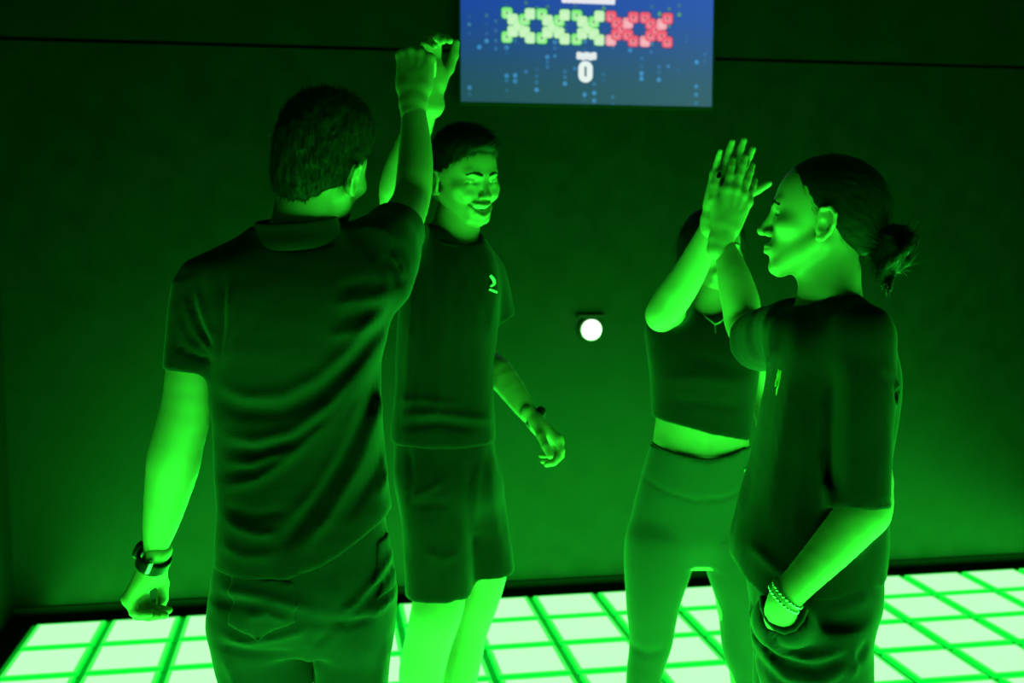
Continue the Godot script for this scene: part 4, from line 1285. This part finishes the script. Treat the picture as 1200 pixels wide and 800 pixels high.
func build_bun_person() -> void:
	var o := person("person_003", Vector3(2.0375, 0, 2.7327), "person with hair in a bun, black T-shirt, one hand in pocket, giving a high five")
	var larm := [[Vector3(0.0337, 1.3752, 0.1), 0.050], [Vector3(0.0436, 1.2242, 0.12), 0.044], [Vector3(0.0528, 1.0979, 0.14), 0.040], [Vector3(0.0271, 1.0691, 0.155), 0.0405], [Vector3(-0.0208, 1.0216, 0.17), 0.035], [Vector3(-0.0766, 0.9688, 0.185), 0.0275], [Vector3(-0.1003, 0.9394, 0.185), 0.0255], [Vector3(-0.1004, 0.9028, 0.165), 0.028]]
	var rarm := [[Vector3(-0.0504, 1.3634, -0.1), 0.048], [Vector3(-0.0592, 1.3562, -0.22), 0.043], [Vector3(-0.0644, 1.3588, -0.335), 0.038], [Vector3(-0.0723, 1.4088, -0.345), 0.039], [Vector3(-0.0868, 1.4627, -0.35), 0.034], [Vector3(-0.0983, 1.5075, -0.36), 0.0240], [Vector3(-0.1027, 1.531, -0.363), 0.0170]]
	var body := Field.new()
	body.loft([[0.8837, 0.0022, 0, 0.0972, 0.1, 0.1], [1.0127, 0.0036, 0, 0.0966, 0.1, 0.09], [1.1719, 0.0088, 0, 0.0896, 0.1, 0.09], [1.3287, 0.0225, 0, 0.0867, 0.1, 0.09], [1.3985, 0.0144, 0, 0.0771, 0.08, 0.08], [1.434, 0.0173, 0, 0.0423, 0.05, 0.05]], 0.03)
	body.cone(Vector3(0.0157, 1.4093, 0), Vector3(0.0167, 1.4863, 0), 0.057, 0.053, 0.03)
	body.chain(larm, 0.006)
	body.chain(rarm, 0.006)
	for s in [[Vector3(0.0076, 0.8369, 0.05), Vector3(-0.018, 0.5244, 0.1), Vector3(-0.005, 0.1015, 0.08)], [Vector3(0.0068, 0.7967, -0.06), Vector3(0.0015, 0.4165, -0.1), Vector3(0.0037, -0.0342, -0.1)]]:
		body.chain([[s[0], 0.05], [s[1], 0.05], [s[2], 0.036]], 0.03)
	var hd := looking(Vector3(-0.93, 0.13, -0.33), Vector3(0.13, 0.99, 0.0), Vector3(0.0019, 1.5795, 0), 0.955)
	var rt := turned(Vector3(0.33, 0.93, -0.06), Vector3(-0.18, 0.0, -0.98), Vector3(-0.1056, 1.5616, -0.365))
	var rh := moved(hand(false, [[4, 6, 4], [2, 4, 3], [4, 6, 4], [8, 8, 6]], [3, 1, -2, -5], [Vector3(0.62, 0.78, 0.05), Vector3(0.22, 0.96, 0.05), Vector3(0.05, 1.0, 0.0)], 0.93, 0.045), rt)
	part(o, "body", joined([body.net(0.009), moved(head(false, 0.0034, Vector3(-0.0, -0.13, -0.03)), hd), rh]), M.skin)
	face_parts(o, hd, false)
	# thumbnail, dark
	var nf := Field.new()
	var tip := Vector3(0.020, 0.022, 0.006) + Vector3(0.62, 0.78, 0.05).normalized() * 0.044 + Vector3(0.22, 0.96, 0.05).normalized() * 0.034 + Vector3(0.05, 1.0, 0.0).normalized() * 0.022
	nf.ell(tip + Vector3(0, 0, -0.0080), Vector3(0.0062, 0.0095, 0.0022), 0.002)
	part(o, "thumbnail", moved(nf.net(0.0018), rt.scaled_local(Vector3.ONE * 0.93)), M.nail)
	# hair drawn back into a bun
	var hf := Field.new()
	hf.ell(Vector3(0, 0.037, -0.012), Vector3(0.0770, 0.0865, 0.101), 0.02)
	hf.ell(Vector3(0, -0.010, -0.050), Vector3(0.068, 0.060, 0.054), 0.03)
	hf.cut([[-0.20, -0.13], [-0.075, -0.10], [-0.055, -0.072], [-0.035, -0.045], [-0.005, -0.020], [0.008, 0.004], [0.022, 0.028], [0.045, 0.040], [0.070, 0.060], [0.095, 0.078], [0.12, 0.10], [0.2, 0.12]], 1, 2, -1.0, 1, 0.008)
	hf.rough(0.0016, 90.0, Vector3(1, 1, 0.25), 47, 2)
	var hg := hf.net(0.0042)
	var bun_at := Vector3(0.004, -0.042, -0.124)
	var flow := func(p: Vector3, n: Vector3) -> Vector3:
		return (bun_at - p).normalized()
	var bf := Field.new()
	bf.ell(bun_at, Vector3(0.038, 0.040, 0.032), 0.01)
	for i in 9:
		var a0 := TAU * i / 9.0
		var pts := []
		for j in 6:
			var an := a0 + j * 0.42
			pts.append([bun_at + Vector3(cos(an) * (0.034 + 0.007 * sin(i * 2.1)), sin(an) * (0.036 + 0.006 * cos(i * 1.7)), -0.014 + 0.020 * sin(j * 0.9 + i)), 0.0110 - 0.0010 * j])
		bf.chain(pts, 0.003)
	for i in 7:
		var a0 := -0.6 + i * 0.22
		bf.chain([[bun_at + Vector3(sin(a0) * 0.012, -0.02, -0.008), 0.006], [bun_at + Vector3(sin(a0) * 0.022, -0.048, -0.010 + 0.006 * sin(i * 3.0)), 0.0042], [bun_at + Vector3(sin(a0 * 1.6) * 0.030, -0.070 - 0.008 * cos(i * 2.0), -0.006 + 0.012 * sin(i * 2.0)), 0.0015]], 0.004)
	bf.rough(0.0022, 120.0, Vector3.ONE, 53, 2)
	var bg := bf.net(0.0034)
	var swirl := func(p: Vector3, n: Vector3) -> Vector3:
		return (p - bun_at).cross(Vector3(0, 0.2, 1)).normalized() + Vector3(0, -0.35, 0)
	var hair := part(o, "hair", moved(joined([hg, strands(hg, 3200, 34, 0.05, 0.0007, flow, func(p, n): return true)]), hd), M.hair)
	hair.set_meta("label", "dark hair drawn back smooth")
	var bun := part(hair, "bun", moved(joined([bg, strands(bg, 1500, 35, 0.034, 0.0008, swirl, func(p, n): return true)]), hd), M.hair)
	bun.set_meta("label", "loose knotted bun with stray ends")
	for q in [Vector3(0.0885, 0.010, -0.026), Vector3(0.0880, 0.002, -0.028), Vector3(0.080, -0.040, -0.006)]:
		var er := Field.new()
		er.ell(q, Vector3(0.0022, 0.0022, 0.0022), 0.001)
		part(o, "earring", moved(er.net(0.0014), hd), M.metal)
	# T-shirt
	var sh := Field.new()
	sh.loft([[0.8675, -0.0061, 0, 0.1296, 0.13, 0.13], [0.979, -0.0121, 0, 0.1416, 0.13, 0.13], [1.0416, -0.0074, 0, 0.1349, 0.128, 0.13], [1.1085, 0.0011, 0, 0.1259, 0.128, 0.13], [1.1656, 0.009, 0, 0.1209, 0.13, 0.13], [1.2349, 0.018, 0, 0.1189, 0.135, 0.13], [1.2975, 0.0249, 0, 0.1162, 0.135, 0.125], [1.3598, 0.0155, 0, 0.1128, 0.125, 0.115], [1.3985, 0.0098, 0, 0.1033, 0.1, 0.1], [1.4248, 0.0176, 0, 0.0732, 0.074, 0.074], [1.4448, 0.0224, 0, 0.0431, 0.056, 0.056]], 0.03, 2.25)
	sh.cone(Vector3(0.0288, 1.3962, 0.03), Vector3(0.0393, 1.3761, 0.11), 0.05, 0.06, 0.03)
	sh.tube(Vector3(0.0392, 1.3819, 0.11), Vector3(0.0321, 1.105, 0.145), Vector3(0, 0, 1), [[-0.05, 0, 0, 0.012, 0.012, 0.012], [-0.01, 0, 0, 0.040, 0.040, 0.040], [0.05, 0, 0, 0.058, 0.057, 0.057], [0.17, 0, 0, 0.056, 0.058, 0.058], [0.292, 0, 0, 0.0535, 0.058, 0.058]], 0.016, 2.3)
	sh.tube(Vector3(-0.0316, 1.3781, -0.06), Vector3(-0.0683, 1.3405, -0.24), Vector3(0, 1, 0), [[-0.03, 0, 0, 0.065, 0.055, 0.06], [0.06, 0, 0, 0.064, 0.056, 0.062], [0.165, 0, 0, 0.060, 0.054, 0.066]], 0.03, 2.2)
	sh.cone(Vector3(0.0165, 1.434, 0), Vector3(0.0099, 1.4525, 0), 0.063, 0.062, 0.006, 1)
	sh.cut([[-0.228, 1.0319], [-0.1783, 1.0075], [-0.155, 0.9662], [-0.1334, 0.9324], [-0.0984, 0.9108], [-0.046, 0.917], [0.0437, 0.9278], [0.1336, 0.9324]])
	for q in [[[[-0.0094, 1.3397], [-0.0121, 1.2207], [-0.0119, 1.1003]], -0.010, 0.010], [[[-0.0583, 1.4134], [-0.0708, 1.3249], [-0.0898, 1.1907], [-0.1117, 1.0396]], 0.006, 0.012], [[[-0.0355, 1.384], [-0.0399, 1.2655], [-0.0513, 1.1305], [-0.0704, 0.9938]], -0.005, 0.014], [[[-0.0792, 1.3693], [-0.0959, 1.2655], [-0.1166, 1.1305], [-0.1496, 0.9938]], -0.005, 0.010], [[[-0.0944, 1.3914], [-0.1028, 1.3101], [-0.1239, 1.1907], [-0.1481, 1.07]], 0.005, 0.009], [[[-0.0469, 1.2506], [-0.0543, 1.1305], [-0.0707, 1.009]], 0.005, 0.012], [[[-0.0232, 1.1907], [-0.0278, 1.0851], [-0.0404, 0.9938]], 0.004, 0.012], [[[-0.1455, 1.381], [-0.13, 1.3427], [-0.1075, 1.322]], -0.003, 0.006], [[[0.0856, 1.3101], [0.1011, 1.2878], [0.1023, 1.2506]], 0.004, 0.006], [[[0.0543, 1.3249], [0.0844, 1.3027], [0.0959, 1.2655]], -0.004, 0.006], [[[-0.0061, 1.1079], [0.0385, 1.1063], [0.0949, 1.1094]], -0.002, 0.003], [[[-0.1379, 1.009], [-0.0998, 0.9754], [-0.0696, 0.96]], 0.006, 0.009], [[[0.0268, 0.9938], [0.0558, 1.0243], [0.085, 1.0472]], 0.005, 0.010]]:
		sh.fold(q[0], q[1] * 1.5, q[2], -0.02)
	sh.rough(0.003, 8.0, Vector3(1.5, 0.7, 1.5), 59)
	var shirt := part(o, "t_shirt", sh.net(0.0066), M.tee)
	shirt.set_meta("label", "oversized black T-shirt")
	var pf := Field.new()
	pf.cone(Vector3(-0.0964, 1.3205, 0.1), Vector3(-0.1007, 1.2917, 0.096), 0.0020, 0.0020, 0.001)
	pf.cone(Vector3(-0.0932, 1.3192, 0.102), Vector3(-0.0975, 1.2894, 0.101), 0.0019, 0.0019, 0.001)
	pf.cone(Vector3(-0.0982, 1.2875, 0.098), Vector3(-0.0987, 1.2752, 0.095), 0.0019, 0.0012, 0.001)
	var pm := part(shirt, "chest_print", pf.net(0.0018), mat("yellow_print", Color(0.48, 0.42, 0.14), 0.6))
	pm.set_meta("label", "small yellow print")
	# trousers
	var tr := Field.new()
	tr.loft([[0.7695, 0.0003, 0, 0.1056, 0.12, 0.12], [0.8268, -0.0011, 0, 0.1085, 0.13, 0.125], [0.8756, 0.0024, 0, 0.1162, 0.135, 0.125], [0.9161, 0.0021, 0, 0.1199, 0.13, 0.125], [0.9806, -0.005, 0, 0.1187, 0.12, 0.12]], 0.02, 2.3)
	tr.loft([[0.0012, 0.0069, 0.06, 0.0759, 0.09, 0.09], [0.0864, 0.0048, 0.06, 0.0756, 0.09, 0.09], [0.3381, 0.0023, 0.06, 0.0787, 0.09, 0.09], [0.5842, -0.0025, 0.06, 0.0871, 0.1, 0.09], [0.7451, -0.0067, 0.06, 0.0988, 0.105, 0.09], [0.8009, -0.0143, 0.06, 0.0986, 0.105, 0.09], [0.8722, -0.0192, 0.06, 0.0982, 0.1, 0.09]], 0.02, 2.2)
	tr.loft([[-0.0084, 0.0048, -0.09, 0.0643, 0.085, 0.085], [0.4219, -0.0012, -0.09, 0.0673, 0.085, 0.085], [0.683, -0.0041, -0.09, 0.0798, 0.09, 0.08], [0.8198, -0.0033, -0.09, 0.0835, 0.09, 0.07]], 0.02, 2.2)
	tr.ell(Vector3(-0.0858, 0.8826, 0.125), Vector3(0.052, 0.046, 0.072), 0.03)
	tr.cone(Vector3(-0.0946, 0.9058, 0.165), Vector3(-0.0847, 0.9557, 0.19), 0.031, 0.036, 0.008, 1)
	for q in [[[[-0.1291, 0.8706], [-0.1044, 0.8396], [-0.0514, 0.8288], [0.0235, 0.8474]], 0.009, 0.008], [[[-0.1257, 0.852], [-0.0964, 0.8179], [-0.0359, 0.8116], [0.0238, 0.8365]], -0.008, 0.007], [[[-0.1222, 0.8272], [-0.0882, 0.7898], [-0.0278, 0.7898], [0.0243, 0.8163]], 0.008, 0.009], [[[-0.1156, 0.8007], [-0.0801, 0.768], [-0.0121, 0.768]], -0.006, 0.008], [[[-0.1204, 0.883], [-0.1048, 0.8582], [-0.0668, 0.8427], [-0.0295, 0.8551]], -0.005, 0.007], [[[0.0235, 0.8474], [0.0349, 0.8163], [0.025, 0.7929]], 0.005, 0.008], [[[0.0611, 0.8474], [0.0465, 0.8319], [0.0316, 0.8241]], -0.006, 0.008], [[[-0.129, 0.8629], [-0.1251, 0.8241], [-0.1275, 0.7929]], 0.005, 0.006], [[[-0.0156, 0.9016], [0.0292, 0.9093], [0.0738, 0.9247]], 0.004, 0.012]]:
		tr.fold(q[0], q[1], q[2], -0.02)
	tr.rough(0.003, 9.0, Vector3(1, 1.3, 1), 61)
	var trs := part(o, "trousers", tr.net(0.0068), M.denim)
	trs.set_meta("label", "baggy dark trousers")
	part(trs, "pocket_edge", tube_along([Vector3(-0.1244, 0.9303, 0.14), Vector3(-0.1272, 0.919, 0.16), Vector3(-0.1237, 0.9059, 0.178), Vector3(-0.1134, 0.8954, 0.19), Vector3(-0.0999, 0.891, 0.194), Vector3(-0.0838, 0.8947, 0.192), Vector3(-0.0705, 0.9066, 0.184), Vector3(-0.0594, 0.9188, 0.168)], 0.0065, 0.0065, 7), M.denim)
	# beaded bracelet
	var bl := Field.new()
	var bc: Vector3 = Vector3(-0.0953, 0.9503, 0.187)
	var ax: Vector3 = (Vector3(-0.0766, 0.9688, 0.185) - Vector3(-0.1003, 0.9394, 0.185)).normalized()
	var e1 := ax.cross(Vector3(0, 0, 1)).normalized()
	var e2 := ax.cross(e1)
	for ring in 2:
		for i in 26:
			var an := TAU * (i + ring * 0.5) / 26.0
			var cc := bc + ax * (0.010 * ring - 0.008 + 0.006 * sin(an)) + (e1 * cos(an) + e2 * sin(an)) * (0.0305 - ring * 0.0005)
			bl.ell(cc, Vector3(0.0032, 0.0032, 0.0032), 0.0005)
	part(o, "bracelet", bl.net(0.0019), M.metal).set_meta("label", "double beaded bracelet")
	for s in [[Vector3(0.0205, 0.0341, 0.08), Vector3(-1, 0, -0.2)], [Vector3(0.0367, 0.0208, -0.1), Vector3(-1, 0, -0.4)]]:
		var at: Vector3 = s[0]
		part(o, "shoe", shoe_geo(Vector3(at.x, 0.0, at.z), s[1], 1.0), M.sole)
